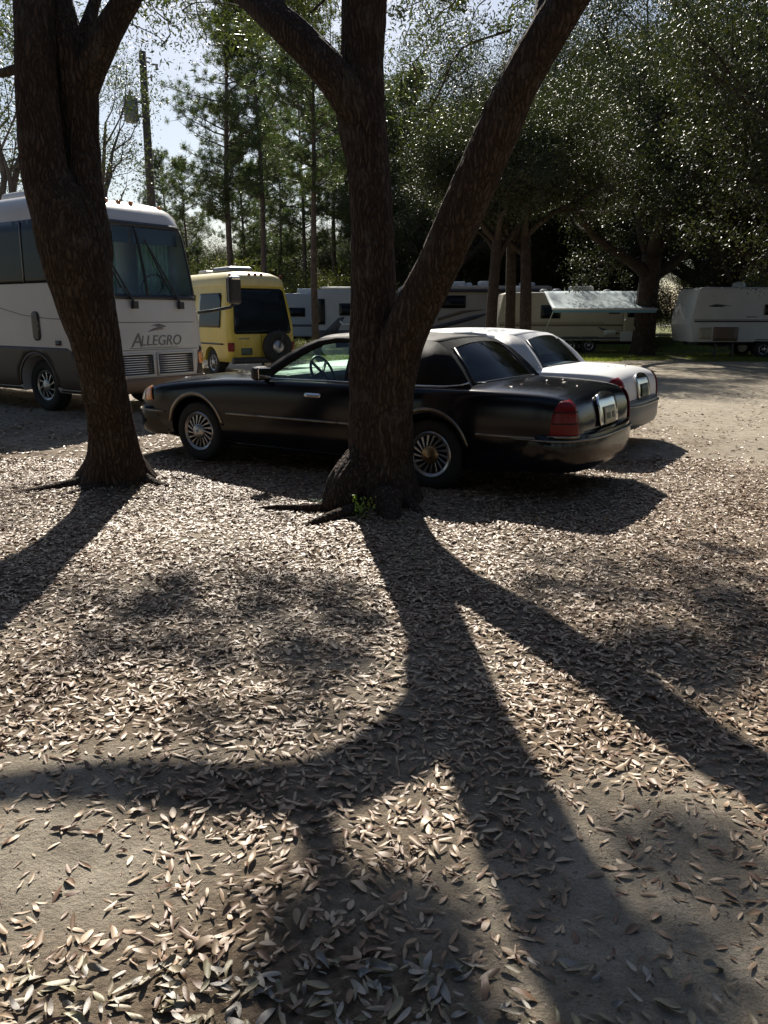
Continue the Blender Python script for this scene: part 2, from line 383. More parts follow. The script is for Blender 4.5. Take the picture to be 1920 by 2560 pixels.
# the nearest, largest ones in the frame become single objects
inframe = np.abs(x)/(y*math.cos(PITCH)+EYE*math.sin(PITCH))*FPX < 930
yy = np.where(inframe & (y > 1.52), y, 99); near_idx = np.argsort(yy)[:300]
mask = np.ones(len(x), bool); mask[near_idx] = False
nxy = np.stack([x[near_idx], y[near_idx]], -1)
x, y = x[mask], y[mask]; n = len(x)
ln = RNG.choice([.024, .037, .045, .053, .063], n, p=[.16, .24, .28, .21, .11])*RNG.uniform(.85, 1.15, n)*np.where(y > 9, 1.35, 1); wd = ln*RNG.choice([.2, .26, .31, .38], n)*RNG.uniform(.85, 1.15, n)
cup = RNG.normal(.12, .28, n); bend = RNG.normal(.15, .3, n); tw = RNG.normal(0, .6, n)
px = (T[None, :, 0]-.5)*ln[:, None]; py = T[None, :, 1]*wd[:, None]
pz = cup[:, None]*wd[:, None]*(2*T[None, :, 1])**2 + bend[:, None]*ln[:, None]*(T[None, :, 0]-.5)**2 + tw[:, None]*py*(T[None, :, 0]-.5)
ya = RNG.uniform(0, 2*np.pi, n); pi_ = RNG.normal(0, .11, n); ro = RNG.normal(0, .17, n) + np.where(RNG.uniform(0, 1, n) < .4, np.pi, 0)
a, bq, c = px, py*np.cos(ro)[:, None]-pz*np.sin(ro)[:, None], py*np.sin(ro)[:, None]+pz*np.cos(ro)[:, None]
a, c = a*np.cos(pi_)[:, None]-c*np.sin(pi_)[:, None], a*np.sin(pi_)[:, None]+c*np.cos(pi_)[:, None]
wx = x[:, None]+a*np.cos(ya)[:, None]-bq*np.sin(ya)[:, None]; wy = y[:, None]+a*np.sin(ya)[:, None]+bq*np.cos(ya)[:, None]
c = c-np.minimum(c.min(1), 0)[:, None]*.8
wz = gz(x, y)[:, None]+c+RNG.uniform(.001, .014, n)[:, None]*np.clip(dens(x, y), .2, 1)[:, None]
nv = T.shape[0]; offs = (np.arange(n)*nv)[:, None, None]
me = npmesh('leaf_litter', np.stack([wx, wy, wz], -1).reshape(-1, 3), (F4[None]+offs).reshape(-1, 4), (F3[None]+offs).reshape(-1, 3))
me.shade_smooth()
tag(link('leaf_litter', me, 'litter'), 'dry tan oak leaves littering the sandy ground', 'leaves', kind='stuff')
# crumbs of broken leaf, bark and twig trodden into the sand
n = 60000; y = np.sqrt(RNG.uniform(1.2**2, 11**2, n)); x = RNG.uniform(-1, 1, n)*(.53*y+1.2); a_ = RNG.uniform(0, 6.28, n); l_ = RNG.uniform(.0015, .006, n); w_ = l_*RNG.uniform(.25, .8, n)
dx, dy = np.cos(a_), np.sin(a_); z_ = gz(x, y)+.0025; tl = RNG.normal(0, .35, n)
v = np.stack([np.stack([x+dx*l_*p-dy*w_*q, y+dy*l_*p+dx*w_*q, z_+.001+np.maximum(0, p*tl*l_)], -1) for p, q in ((-1, -.6), (.8, -1), (1, .7), (-.7, 1))], 1).reshape(-1, 3)
leafmat('crumbs', (.07, .045, .03), (.42, .36, .29), .7, 0, c3=(.17, .115, .075), spec=.3)
tag(link('leaf_crumbs', npmesh('leaf_crumbs', v, np.arange(4*n).reshape(-1, 4)), 'crumbs'), 'crumbs of broken leaf and bark on the sand', 'debris', kind='stuff')
# thin fallen twigs
mb = MB()
T2, F42, F32 = leaf_template(6); LM = []
for k in range(12):
    vv = leaf_shape(T2, 1, random.uniform(.2, .36), random.gauss(.12, .28), random.gauss(.15, .28), random.gauss(0, .6))
    m_ = npmesh('fallen_leaf', vv, F42, F32); m_.shade_smooth(); m_.materials.append(LEAF1[k % 6]); LM.append((m_, vv[:, 2].min()))
for q, (lx, ly) in enumerate(nxy):
    m_, mz = LM[random.choices(range(12), weights=[5, 4, 2, 4, 3, 1]*2)[0]]; s = random.choice((.032, .042, .052, .06, .07))*random.uniform(.9, 1.1)
    o = bpy.data.objects.new('fallen_leaf', m_); COL.objects.link(o)
    o.scale = (s, s, s); o.rotation_euler = (random.gauss(0, .2)+(math.pi if random.random() < .35 else 0), random.gauss(0, .18), random.uniform(0, 6.28))
    o.location = (lx, ly, float(gz(lx, ly))+.006+random.uniform(0, .008)+s*abs(mz)*.6)
    tag(o, 'dry fallen oak leaf lying on the ground at the bottom of the picture', 'leaf', 'fallen leaves nearest the camera')

# ---------------------------------------------------------------- foliage and tree builders
def leaves_mesh(name, cl, sig, per, length, width, seed=0, flat=.75, droop=.25):
    r = np.random.default_rng(seed); cl = np.asarray(cl, float); n = len(cl)*per
    c = np.repeat(cl[:, :3], per, 0); s = np.repeat(cl[:, 3] if cl.shape[1] > 3 else np.full(len(cl), sig), per)
    c = c+r.normal(0, 1, (n, 3))*s[:, None]*np.array([1, 1, flat])
    a = r.normal(0, 1, (n, 3)); a[:, 2] -= droop; a /= np.linalg.norm(a, axis=1)[:, None]
    u = r.normal(0, 1, (n, 3)); u[:, 2] += .3; b_ = np.cross(a, u); b_ /= np.linalg.norm(b_, axis=1)[:, None]
    l = (length*r.uniform(.7, 1.3, n))[:, None]; w = (width*r.uniform(.7, 1.25, n))[:, None]
    up = np.cross(a, b_)*w*.25
    v = np.stack([c-a*l/2, c+b_*w/2+up+a*l*.05, c+a*l/2, c-b_*w/2+up+a*l*.05], 1).reshape(-1, 3)
    q = np.arange(4*n).reshape(-1, 4); me = npmesh(name, v, tris=np.concatenate([q[:, [0, 1, 2]], q[:, [0, 2, 3]]])); return me
def grow(rnd, mb, cl, p, d, length, r, lvl, maxl, seg=6, up=.12, spread=1., kids=4):
    pts = [p]; rad = [r]; ns = 5
    for i in range(ns):
        d = (d+Vector((rnd.gauss(0, .16), rnd.gauss(0, .16), rnd.gauss(up*.6, .1)))).normalized()
        p = p+d*(length/ns); pts.append(p); rad.append(r*(1-.72*(i+1)/ns))
        if lvl >= maxl-1 and i >= 2: cl.append((*(p+Vector((rnd.gauss(0, .15), rnd.gauss(0, .15), rnd.gauss(0, .1)))), rnd.uniform(.16, .36)))
        if lvl < maxl and i >= 1:
            for _ in range(kids if i > 1 else kids-1):
                if rnd.random() < .62:
                    e = (d*.55+Vector((rnd.gauss(0, .62*spread), rnd.gauss(0, .62*spread), rnd.gauss(.05, .38)))).normalized()
                    grow(rnd, mb, cl, p, e, length*rnd.uniform(.42, .66), rad[-1]*.62, lvl+1, maxl, max(4, seg-2), up, spread, kids)
    mb.tube(pts, rad, seg)
def oak_meshes(seed, trunk_h, trunk_r, nl, limb, per, size, lean=(0, 0), maxl=2, dark=0, kids=3, up=.12, tilt=.8, droplow=0):
    rnd = random.Random(seed); mb = MB(); cl = []
    tp = [(0, 0, -.1, trunk_r*1.5), (0, 0, .25, trunk_r*1.1), (lean[0]*.4, lean[1]*.4, trunk_h*.5, trunk_r*.95), (lean[0], lean[1], trunk_h, trunk_r*.85)]
    P, Rr = cr(tp, .3); mb.tube(P, Rr, 10, fn=lambda a, s, p: 1+.1*noise.noise((math.cos(a)*1.5+seed, math.sin(a)*1.5, s*.9)))
    top = Vector((lean[0], lean[1], trunk_h))
    for k in range(nl):
        a = 2*math.pi*(k+rnd.uniform(-.3, .3))/nl; t = tilt*rnd.uniform(.6, 1.25)
        d = Vector((math.cos(a)*math.sin(t), math.sin(a)*math.sin(t), math.cos(t)))
        grow(rnd, mb, cl, top-Vector((0, 0, rnd.uniform(0, .25*trunk_h))), d, limb*rnd.uniform(.8, 1.2), trunk_r*.6, 0, maxl, 7, up, 1., kids)
    tm = bpy.data.meshes.new('trunk'); tm.from_pydata(mb.v, [], mb.f); tm.update(); tm.shade_smooth()
    cm = leaves_mesh('crown', cl, .4, per, size, size*.42, seed)
    return tm, cm, len(cl)
def pine_meshes(seed, h, r0, bare=.45):
    rnd = random.Random(seed); mb = MB(); tufts = []
    pts = [(math.sin(z*.35+seed)*.08*z/h*3, math.cos(z*.3+seed)*.08*z/h*2, z-.1) for z in np.linspace(0, h, 14)]
    mb.tube(pts, [r0*(1-.8*i/13) for i in range(14)], 9)
    z = h*bare
    while z < h*.985:
        i = min(12, int(z/h*13)); c = Vector(pts[i]).lerp(Vector(pts[i+1]), z/h*13-i); c.z = z
        f = (z/h-bare)/(1-bare); L_ = (2.5*math.sin(math.pi*(.18+.78*f))+.3)*rnd.uniform(.6, 1.15)
        for _ in range(rnd.choice((1, 2, 2, 3))):
            a = rnd.uniform(0, 6.28); d = Vector((math.cos(a), math.sin(a), rnd.uniform(-.12, .35)+.3*f)); p = c; bp_ = [p]; ns = 5
            for k in range(ns):
                d = (d+Vector((rnd.gauss(0, .12), rnd.gauss(0, .12), .07))).normalized(); p = p+d*(L_/ns); bp_.append(p)
                if k >= 1:
                    for _ in range(rnd.choice((3, 4, 5))):
                        e = p+Vector((rnd.gauss(0, .28), rnd.gauss(0, .28), rnd.gauss(.08, .16))); tufts.append(e)
                        mb.tube([p, e], [.012, .006], 3, cap=False)
            mb.tube(bp_, [.045*(1-.8*k/ns) for k in range(ns+1)], 4, cap=False)
        z += rnd.uniform(.18, .42)
    tm = bpy.data.meshes.new('trunk'); tm.from_pydata(mb.v, [], mb.f); tm.update(); tm.shade_smooth()
    r = np.random.default_rng(seed); t = np.array(tufts); per = 36; n = len(t)*per
    c = np.repeat(t, per, 0)+r.normal(0, .05, (n, 3)); d = r.normal(0, 1, (n, 3)); d[:, 2] += .35; d /= np.linalg.norm(d, axis=1)[:, None]
    s = np.cross(d, r.normal(0, 1, (n, 3))); s /= np.linalg.norm(s, axis=1)[:, None]; l = r.uniform(.16, .32, n)[:, None]
    v = np.stack([c-s*.013, c+s*.013, c+d*l], 1).reshape(-1, 3)
    return tm, npmesh('crown', v, tris=np.arange(3*n).reshape(-1, 3)), len(t)
def tree(name, meshes, bark, leaf, loc, rz, sc, label, group=None, cat='tree'):
    t = empty(name, loc, rz, label, cat, group); t.scale = (sc, sc, sc) if not hasattr(sc, '__len__') else sc
    link('trunk', meshes[0], bark, t); link('crown', meshes[1], leaf, t); return t
# ---------------------------------------------------------------- the two near oaks
def bark_fn(seed, amp=1.):
    def fn(a, s, p):
        ca, sa = math.cos(a), math.sin(a)
        lo = noise.noise((ca*1.1+seed, sa*1.1, p[2]*.9))
        rd = 1-2*abs(noise.noise((ca*5.5+seed, sa*5.5, p[2]*2.2+.6*ca)))
        fi = noise.noise((ca*13, sa*13+seed, p[2]*7))
        return 1+amp*(.10*lo+.065*rd+.03*fi)
    return fn
def stem(name, pts, parent, seed, seg=72, step=.03, amp=1., bark='bark', flare=None):
    P, Rr = cr(pts, step); f0 = bark_fn(seed, amp)
    def fn(a, s, p):
        k = f0(a, s, p)
        if flare:
            h = max(0, p[2]); k *= 1+flare*math.exp(-h/.16)*(.45+.75*max(0, math.sin(2.5*a+seed)**2-.2))
        return k
    return MB().tube(P, Rr, seg, fn).build(name, bark, parent, smooth=True)
def VW(x, y, Y): return AY(x*1920/1659, y*1920/1659, Y)
def twigs(parent, cl, anchors, seed, n):
    """thin branches from the stems out to the leaf clusters"""
    rnd = random.Random(seed); mb = MB(); A = [Vector(a) for a in anchors]
    todo = [Vector(c[:3]) for c in cl]; todo.sort(key=lambda e: min((q-e).length for q in A)); done = list(A)
    for e in todo:
        a = min(done, key=lambda q: (q-e).length+(1.2 if q.z > e.z+.8 else 0)); L_ = (e-a).length; r0 = .006+.006*L_
        P = [(*a, r0)]
        for q in (.3, .6, .85): P.append((*(a.lerp(e, q)+Vector((rnd.gauss(0, .09), rnd.gauss(0, .09), .12*math.sin(q*3.1)+rnd.gauss(0, .05)))*L_*.7), r0*(1-q*.7)))
        P.append((*e, .003)); mb.tube(*cr(P, .2), 5, cap=False); done.append(e)
    return tag(mb.build('twigs', 'bark', parent, smooth=True), kind='stuff')

oc = empty('live_oak', (0, 0, 0), 0, 'large dark oak in the middle, forking low in front of the black sedan', 'tree')
MID = [(.0, 6.95, -.1, .35), (-.01, 6.95, .1, .30), (-.03, 6.97, .4, .262), (-.06, 7.0, .8, .235), (-.085, 7.04, 1.3, .21), (-.09, 7.08, 1.8, .188), (-.10, 7.12, 2.3, .172), (-.13, 7.2, 2.8, .17), (-.185, 7.26, 3.2, .19),
       (-.18, 7.3, 3.6, .165), (-.15, 7.32, 4.2, .168), (-.12, 7.35, 4.9, .165), (-.05, 7.5, 5.8, .15), (.05, 7.8, 7., .08), (.1, 8.1, 8.2, .04)]
RIGHT = [(.03, 6.93, .15, .22), (.035, 6.92, .6, .20), (.06, 6.88, 1.0, .185), (.14, 6.82, 1.35, .172), (.26, 6.75, 1.65, .168), (.43, 6.65, 2.0, .165), (.60, 6.55, 2.4, .160), (.78, 6.46, 2.82, .152), (.95, 6.38, 3.2, .145), (1.2, 6.28, 3.62, .135),
         (1.6, 6.2, 4.2, .12), (2.1, 6.2, 4.9, .095), (2.6, 6.3, 5.8, .06), (2.9, 6.5, 6.8, .03)]
LEFT = [(-.12, 7.2, 2.95, .12), (-.30, 7.17, 3.36, .148), (-.55, 7.2, 3.64, .137), (-.88, 7.38, 3.97, .125), (-1.35, 7.95, 4.45, .092), (-1.9, 8.6, 4.95, .07), (-2.6, 9.2, 5.5, .05), (-3.3, 9.9, 6.2, .03)]
stem('trunk', MID, oc, 1.3, 84, .028, flare=.16)
stem('limb', RIGHT, oc, 4.1, 72, .03)
stem('limb', LEFT, oc, 7.7, 64, .03)
LIMB2 = [
         [(-.15, 7.35, 4.6, .10), (-.45, 7.2, 5.2, .08), (-.8, 7.1, 5.9, .06), (-1.1, 7.2, 6.8, .03)],
         [(-.14, 7.35, 4.4, .10), (.15, 7.2, 5.0, .08), (.5, 7.1, 5.7, .06), (.7, 7.2, 6.6, .03)],
         [(1.1, 6.32, 3.5, .08), (1.3, 6.9, 4.3, .065), (1.6, 7.8, 5.2, .05), (1.7, 8.8, 6.0, .03)]]
_sh = lambda x, y, h: sunpt(x*1920/1659, y*1920/1659, h)
LIMB2.append([(-.88, 7.38, 3.97, .075), (*_sh(668, 1770, 4.3), .068), (*_sh(705, 1860, 4.75), .06), (*_sh(742, 1955, 5.2), .05), (*_sh(765, 2080, 5.7), .022)])
for k, q in enumerate(LIMB2): stem('limb', q, oc, 11+k, 24, .06)
# burl and surface roots at the foot
burl = [(-.17, 6.90, .52, .08), (-.24, 6.83, .36, .13), (-.31, 6.76, .22, .15), (-.37, 6.69, .12, .13), (-.45, 6.62, .0, .09)]
stem('burl', burl, oc, 21, 48, .02, 2.2)
for k, q in enumerate([[(-.38, 6.66, .04, .05), (-.62, 6.64, .035, .035), (-.95, 6.72, .02, .02), (-1.15, 6.74, -.01, .012)],
                       [(-.25, 6.5, .05, .06), (-.42, 6.32, .04, .045), (-.55, 6.2, .02, .03), (-.66, 6.15, -.02, .02)],
                       [(.16, 6.75, .08, .08), (.26, 6.58, .02, .06), (.36, 6.42, -.03, .03)],
                       [(.02, 6.62, .12, .14), (.05, 6.42, .03, .09), (.08, 6.26, -.04, .05)]]):
    stem('root', q, oc, 31+k, 20, .03, .5)

ol = empty('live_oak', (0, 0, 0), 0, 'leaning twin-stemmed oak on the left, standing in front of the motorhome', 'tree')
def lw(x, y, Y, r): return (*VW(x, y, Y), r)
LT = [(-2.63, 7.70, -.35, .42), (-2.615, 7.69, -.08, .37), lw(248, 1036, 7.68, .315), lw(246, 985, 7.6, .235), lw(240, 920, 7.5, .20), lw(226, 840, 7.4, .195), lw(208, 740, 7.32, .205), lw(182, 640, 7.27, .235), lw(165, 560, 7.25, .26), lw(140, 470, 7.25, .25),
      lw(106, 400, 7.25, .19), lw(89, 320, 7.25, .168), lw(82, 240, 7.28, .162), lw(78, 160, 7.3, .158), lw(76, 60, 7.35, .155), lw(70, -60, 7.45, .15), lw(40, -260, 7.7, .12), lw(0, -480, 8.2, .07)]
LS = [lw(196, 620, 7.32, .15), lw(200, 540, 7.36, .17), lw(188, 450, 7.40, .155), lw(180, 370, 7.45, .148), lw(174, 290, 7.5, .145), lw(170, 220, 7.5, .15), lw(165, 160, 7.5, .15), lw(148, 90, 7.5, .13), lw(128, 10, 7.6, .11), lw(110, -120, 7.9, .09), lw(100, -300, 8.4, .05)]
LB = [lw(172, 215, 7.5, .12), lw(195, 150, 7.45, .125), lw(222, 90, 7.4, .115), lw(252, 35, 7.4, .105), lw(286, -20, 7.45, .09), lw(300, -90, 7.9, .06), lw(290, -180, 8.6, .03)]
LC = [lw(160, 150, 7.5, .07), lw(178, 80, 7.55, .06), lw(196, 30, 7.65, .05), lw(215, -40, 7.8, .04), lw(230, -160, 8.1, .025)]
LD = [lw(90, 150, 7.3, .05), lw(40, 148, 7.5, .04), lw(0, 158, 7.7, .035), lw(-60, 150, 8.0, .02)]
stem('trunk', LT, ol, 2.4, 84, .03, flare=.3); stem('limb', LS, ol, 5.2, 64, .03); stem('limb', LB, ol, 6.1, 40, .04); stem('limb', LC, ol, 8.1, 24, .05); stem('limb', LD, ol, 9.1, 16, .05)
for k, q in enumerate([[(-2.60, 7.68, .15, .09), (-2.82, 7.58, .07, .075), (-3.1, 7.47, .025, .055), (-3.55, 7.32, -.03, .03)], [(-2.52, 7.72, .20, .10), (-2.36, 7.67, .09, .085), (-2.2, 7.6, .03, .06), (-2.05, 7.54, .0, .045), (-1.85, 7.45, -.04, .02)],
                       [(-2.6, 7.45, .06, .05), (-2.85, 7.2, .03, .03), (-3.1, 7.05, -.01, .015)], [(-2.48, 7.56, .12, .08), (-2.42, 7.38, .03, .06), (-2.36, 7.18, -.03, .03)]]):
    stem('root', q, ol, 41+k, 20, .03, .5)

# crowns: leaf clusters high over the ground, dappling it, and sprays hanging into the top of the picture
def shade(view, h, s): return (*sunpt(view[0]*1920/1659, view[1]*1920/1659, h), s)
rc = random.Random(3); CC = []; CL = []
for (x0, x1, y0, y1, nn, h0, h1) in ((180, 840, 1250, 1440, 60, 5.0, 7.2), (650, 710, 1400, 1600, 4, 5.5, 7), (1100, 1660, 1170, 1330, 30, 5.2, 7.5), (1250, 1640, 1360, 1490, 28, 5.2, 7.0), (1500, 1720, 1280, 1400, 12, 5.5, 7.5),
                                     (670, 940, 2010, 2300, 90, 4.9, 6.0), (1200, 1660, 1760, 1860, 7, 5.8, 8), (1400, 1680, 1950, 2240, 8, 6, 8.5), (350, 640, 1570, 1650, 3, 6, 7.5)):
    for _ in range(nn): CC.append(shade((rc.uniform(x0, x1), rc.uniform(y0, y1)), rc.uniform(h0, h1), rc.uniform(.06, .13)))
for (x0, x1, y0, y1, nn, y_0, y_1) in ((870, 1010, -30, 100, 10, 10, 15), (850, 960, 80, 260, 6, 12, 16), (400, 720, -50, 50, 9, 10, 14), (360, 740, -60, 70, 26, 15, 20), (400, 660, 60, 140, 12, 15, 20), (640, 740, 60, 160, 6, 15, 20), (850, 1000, 0, 200, 14, 15, 20), (1010, 1250, -60, 30, 5, 10, 13)):
    for _ in range(nn): CC.append((*VW(rc.uniform(x0, x1), rc.uniform(y0, y1), rc.uniform(y_0, y_1)), rc.uniform(.16, .3)))
for (x0, x1, y0, y1, nn, h0, h1) in ((-500, 0, 1500, 1650, 5, 5.5, 7.5), (-900, -150, 1350, 1500, 9, 5, 7), (-700, 0, 1800, 2100, 4, 6, 8)):
    for _ in range(nn): CL.append(shade((rc.uniform(x0, x1), rc.uniform(y0, y1)), rc.uniform(h0, h1), rc.uniform(.12, .24)))
for (x0, x1, y0, y1, nn, y_0, y_1) in ((-40, 60, -40, 110, 7, 9.5, 12), (220, 380, -50, 40, 7, 9.5, 12), (210, 420, -60, 50, 12, 14, 18), (270, 380, 40, 100, 3, 10, 11)):
    for _ in range(nn): CL.append((*VW(rc.uniform(x0, x1), rc.uniform(y0, y1), rc.uniform(y_0, y_1)), rc.uniform(.12, .22)))
link('crown', leaves_mesh('crown', CC, .3, 85, .07, .024, 5), 'oak_leaf', oc)
link('crown', leaves_mesh('crown', CL, .3, 85, .07, .024, 6), 'oak_leaf', ol)
twigs(oc, CC, [q[:3] for s_ in (MID[10:], RIGHT[9:], LEFT[3:], *LIMB2) for q in s_], 4, 150)
twigs(ol, CL, [q[:3] for s_ in (LT[13:], LS[8:], LB[3:], LC[2:], LD) for q in s_], 5, 50)

# sprig of green leaves at the foot of the middle oak
sp = empty('seedling', (-.19, 6.36, 0), 0, 'bright green leafy sprig at the foot of the middle oak', 'plant')
mb = MB(); lv = []
for k in range(5):
    rs = random.Random(60+k); p0 = Vector((rs.uniform(-.03, .03), rs.uniform(-.03, .03), 0)); p1 = p0+Vector((rs.uniform(-.07, .06), rs.uniform(-.05, .05), rs.uniform(.12, .30)))
    mb.tube([p0, p0.lerp(p1, .5)+Vector((.01, 0, .01)), p1], [.004, .003, .002], 5)
    for t in np.linspace(.35, 1, 6): lv.append((*(p0.lerp(p1, t)+Vector((rs.gauss(0, .02), rs.gauss(0, .02), 0))), .02))
mb.build('stem', 'bark', sp); link('leaves', leaves_mesh('leaves', lv, .02, 2, .036, .022, 9), 'sprig_leaf', sp)

# ---------------------------------------------------------------- trees behind
slim = oak_meshes(11, 4.4, .19, 4, 3.1, 70, .085, (.25, .1), 2, kids=3, tilt=.75)
slim2 = oak_meshes(17, 4.8, .19, 4, 3.0, 70, .085, (-.2, .2), 2, kids=3, tilt=.7)
big = oak_meshes(23, 4.0, .44, 6, 5.2, 64, .10, (.12, 0), 2, kids=4, tilt=1.0)
big2 = oak_meshes(31, 3.6, .40, 6, 5.0, 58, .10, (-.8, .3), 2, kids=4, tilt=1.05)
sparse = oak_meshes(41, 4.0, .17, 4, 3.2, 18, .08, (.3, .2), 2, kids=3, tilt=.6)
shrubm = oak_meshes(51, .3, .05, 7, 1.5, 60, .08, (0, 0), 1, kids=4, tilt=.9)
pineA = pine_meshes(3, 16, .20, .38); pineB = pine_meshes(8, 17, .19, .45); pineC = pine_meshes(14, 14, .15, .35)
for m_, nm_ in ((slim, 'slim'), (big, 'big'), (pineA, 'pine'), (shrubm, 'shrub'), (sparse, 'sparse')): print(nm_, 'clusters', m_[2], 'polys', len(m_[1].polygons))
def at(px, Y): return ((px-960)/FPX*(Y*math.cos(PITCH)+EYE*math.sin(PITCH)), Y, 0)
g_ = 'slender oaks behind the white sedan'
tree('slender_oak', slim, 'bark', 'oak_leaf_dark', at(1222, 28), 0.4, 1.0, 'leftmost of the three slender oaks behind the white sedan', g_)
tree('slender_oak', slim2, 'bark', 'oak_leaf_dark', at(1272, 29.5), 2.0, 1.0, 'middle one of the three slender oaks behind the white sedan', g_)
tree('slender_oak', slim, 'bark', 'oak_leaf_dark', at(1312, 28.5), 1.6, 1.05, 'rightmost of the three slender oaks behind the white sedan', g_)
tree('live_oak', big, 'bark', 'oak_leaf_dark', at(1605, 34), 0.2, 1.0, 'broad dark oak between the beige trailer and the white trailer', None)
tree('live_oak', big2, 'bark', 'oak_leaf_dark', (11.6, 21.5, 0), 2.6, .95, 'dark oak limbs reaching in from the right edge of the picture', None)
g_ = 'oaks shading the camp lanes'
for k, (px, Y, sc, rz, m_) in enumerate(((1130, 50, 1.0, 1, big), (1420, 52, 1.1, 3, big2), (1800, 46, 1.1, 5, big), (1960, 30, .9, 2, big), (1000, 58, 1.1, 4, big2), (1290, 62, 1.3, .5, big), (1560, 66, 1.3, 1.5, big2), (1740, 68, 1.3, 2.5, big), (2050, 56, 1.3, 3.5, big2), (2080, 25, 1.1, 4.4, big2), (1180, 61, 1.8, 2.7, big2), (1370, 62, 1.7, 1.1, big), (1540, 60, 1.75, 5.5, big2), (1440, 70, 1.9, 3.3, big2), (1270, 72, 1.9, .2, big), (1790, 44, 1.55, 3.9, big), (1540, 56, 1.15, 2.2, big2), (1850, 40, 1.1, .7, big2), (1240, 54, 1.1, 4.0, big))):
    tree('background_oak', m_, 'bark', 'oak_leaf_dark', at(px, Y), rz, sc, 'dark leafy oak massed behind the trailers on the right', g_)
g_ = 'pines beyond the camp'
tree('pine_tree', pineA, 'bark_pine', 'pine_needle', at(588, 42), .5, 1.0, 'tall pine rising straight behind the yellow van roof', g_)
tree('pine_tree', pineB, 'bark_pine', 'pine_needle', at(664, 46), 2.1, 1.0, 'tall pine right of the yellow van, its bare trunk beside the grey trailer', g_)
tree('pine_tree', pineB, 'bark_pine', 'pine_needle', at(790, 34), 4.0, .82, 'thick pine trunk standing between the grey trailer and the motorhome cab', g_)
tree('pine_tree', pineC, 'bark_pine', 'pine_needle', at(764, 55), 1.2, 1.15, 'thin pine just left of the middle oak trunk', g_)
for k, (px, Y, sc, rz, m_) in enumerate(((480, 56, .8, 1.1, pineC), (620, 66, .9, 2, pineA), (705, 60, .95, 3, pineC), (840, 62, 1.1, 5, pineB), (905, 54, 1.0, .4, pineA), (960, 66, 1.1, 1.4, pineB), (1040, 60, 1.1, 2.4, pineA), (430, 74, .9, 3.3, pineB), (150, 60, .8, 5.1, pineC), (880, 80, 1.2, 2.2, pineC), (670, 84, 1.2, .2, pineA), (1110, 74, 1.2, .9, pineC))):
    tree('background_pine', m_, 'bark_pine', 'pine_needle', at(px, Y), rz, sc, 'distant pine in the wood behind the parked vehicles', 'pines of the far wood')
tree('bare_tree', sparse, 'bark_grey', 'oak_leaf', at(40, 21), 1.0, 1.0, 'thinly leaved tree behind the motorhome roof at the far left', None)
tree('bare_tree', sparse, 'bark_grey', 'oak_leaf', at(300, 27), 3.2, 1.1, 'thinly leaved tree beside the utility pole', None)
tree('bare_tree', sparse, 'bark_grey', 'oak_leaf', at(-150, 25), 4.6, 1.15, 'sparse tree at the left picture edge above the motorhome', None)
for k in range(46):
    rs = random.Random(200+k); px = 380+k*36+rs.uniform(-25, 25); Y_ = rs.uniform(50, 62) if px < 1150 else rs.uniform(52, 64)
    if 1610 < px < 1690: continue
    tree('shrub', shrubm, 'bark', 'shrub_leaf', at(px, Y_), rs.uniform(0, 6.28), (1.4*rs.uniform(.8, 1.3),)*2+(1.5*rs.uniform(.8, 1.5),), 'dull green shrub in the undergrowth behind the vehicles', 'undergrowth shrubs', 'shrub')
for k in range(40):
    rs = random.Random(400+k); px = 300+k*42+rs.uniform(-25, 25); Y_ = rs.uniform(76, 100)
    if 1600 < px < 1700: continue
    m_ = rs.choice((big, big2, slim, slim2)); tree('wood_tree', m_, 'bark', 'oak_leaf', at(px, Y_), rs.uniform(0, 6.28), rs.uniform(.75, 1.05), 'leafy tree in the far wood closing the view', 'trees of the far wood')
for k, (px, Y_, s_) in enumerate(((1640, 38, .35), (1665, 40, .3))): tree('shrub', shrubm, 'bark', 'shrub_leaf', at(px, Y_), k, s_, ('low bush beside the broad oak trunk', 'low bush at the tail of the white trailer')[k], None, 'shrub')
tree('shrub', shrubm, 'bark', 'shrub_leaf', at(745, 29), 1, .33, 'small yellowish bush just right of the yellow van', None, 'shrub')

# unseen oaks added behind and beside the viewer to cut the sky light
for k, (x_, y_, sc_) in enumerate(((-6, -12, 1.0), (5, -13, 1.1), (-17, -5, 1.0), (17, -4, 1.1), (0, -20, 1.2), (-18, 9, 1.0), (17, 8, 1.0), (11, -16, 1.2), (-13, -18, 1.2), (21, 2, 1.1), (24, -9, 1.2), (-22, 0, 1.1), (-1, -11, .9), (9, -9, .95), (-10, -8, .9), (27, 10, 1.2), (3, -26, 1.4), (-26, -12, 1.3), (19, -20, 1.3), (13.5, 2, .9), (12.5, -6, .95), (-14, 2.5, .9), (-12, -3, .85))):
    tree('background_oak', (big, big2)[k % 2], 'bark', 'oak_leaf_dark', (x_, y_, 0), k*1.3, sc_, 'unseen broad oak added beside or behind the viewpoint to block sky light', 'unseen oaks added around the viewpoint')

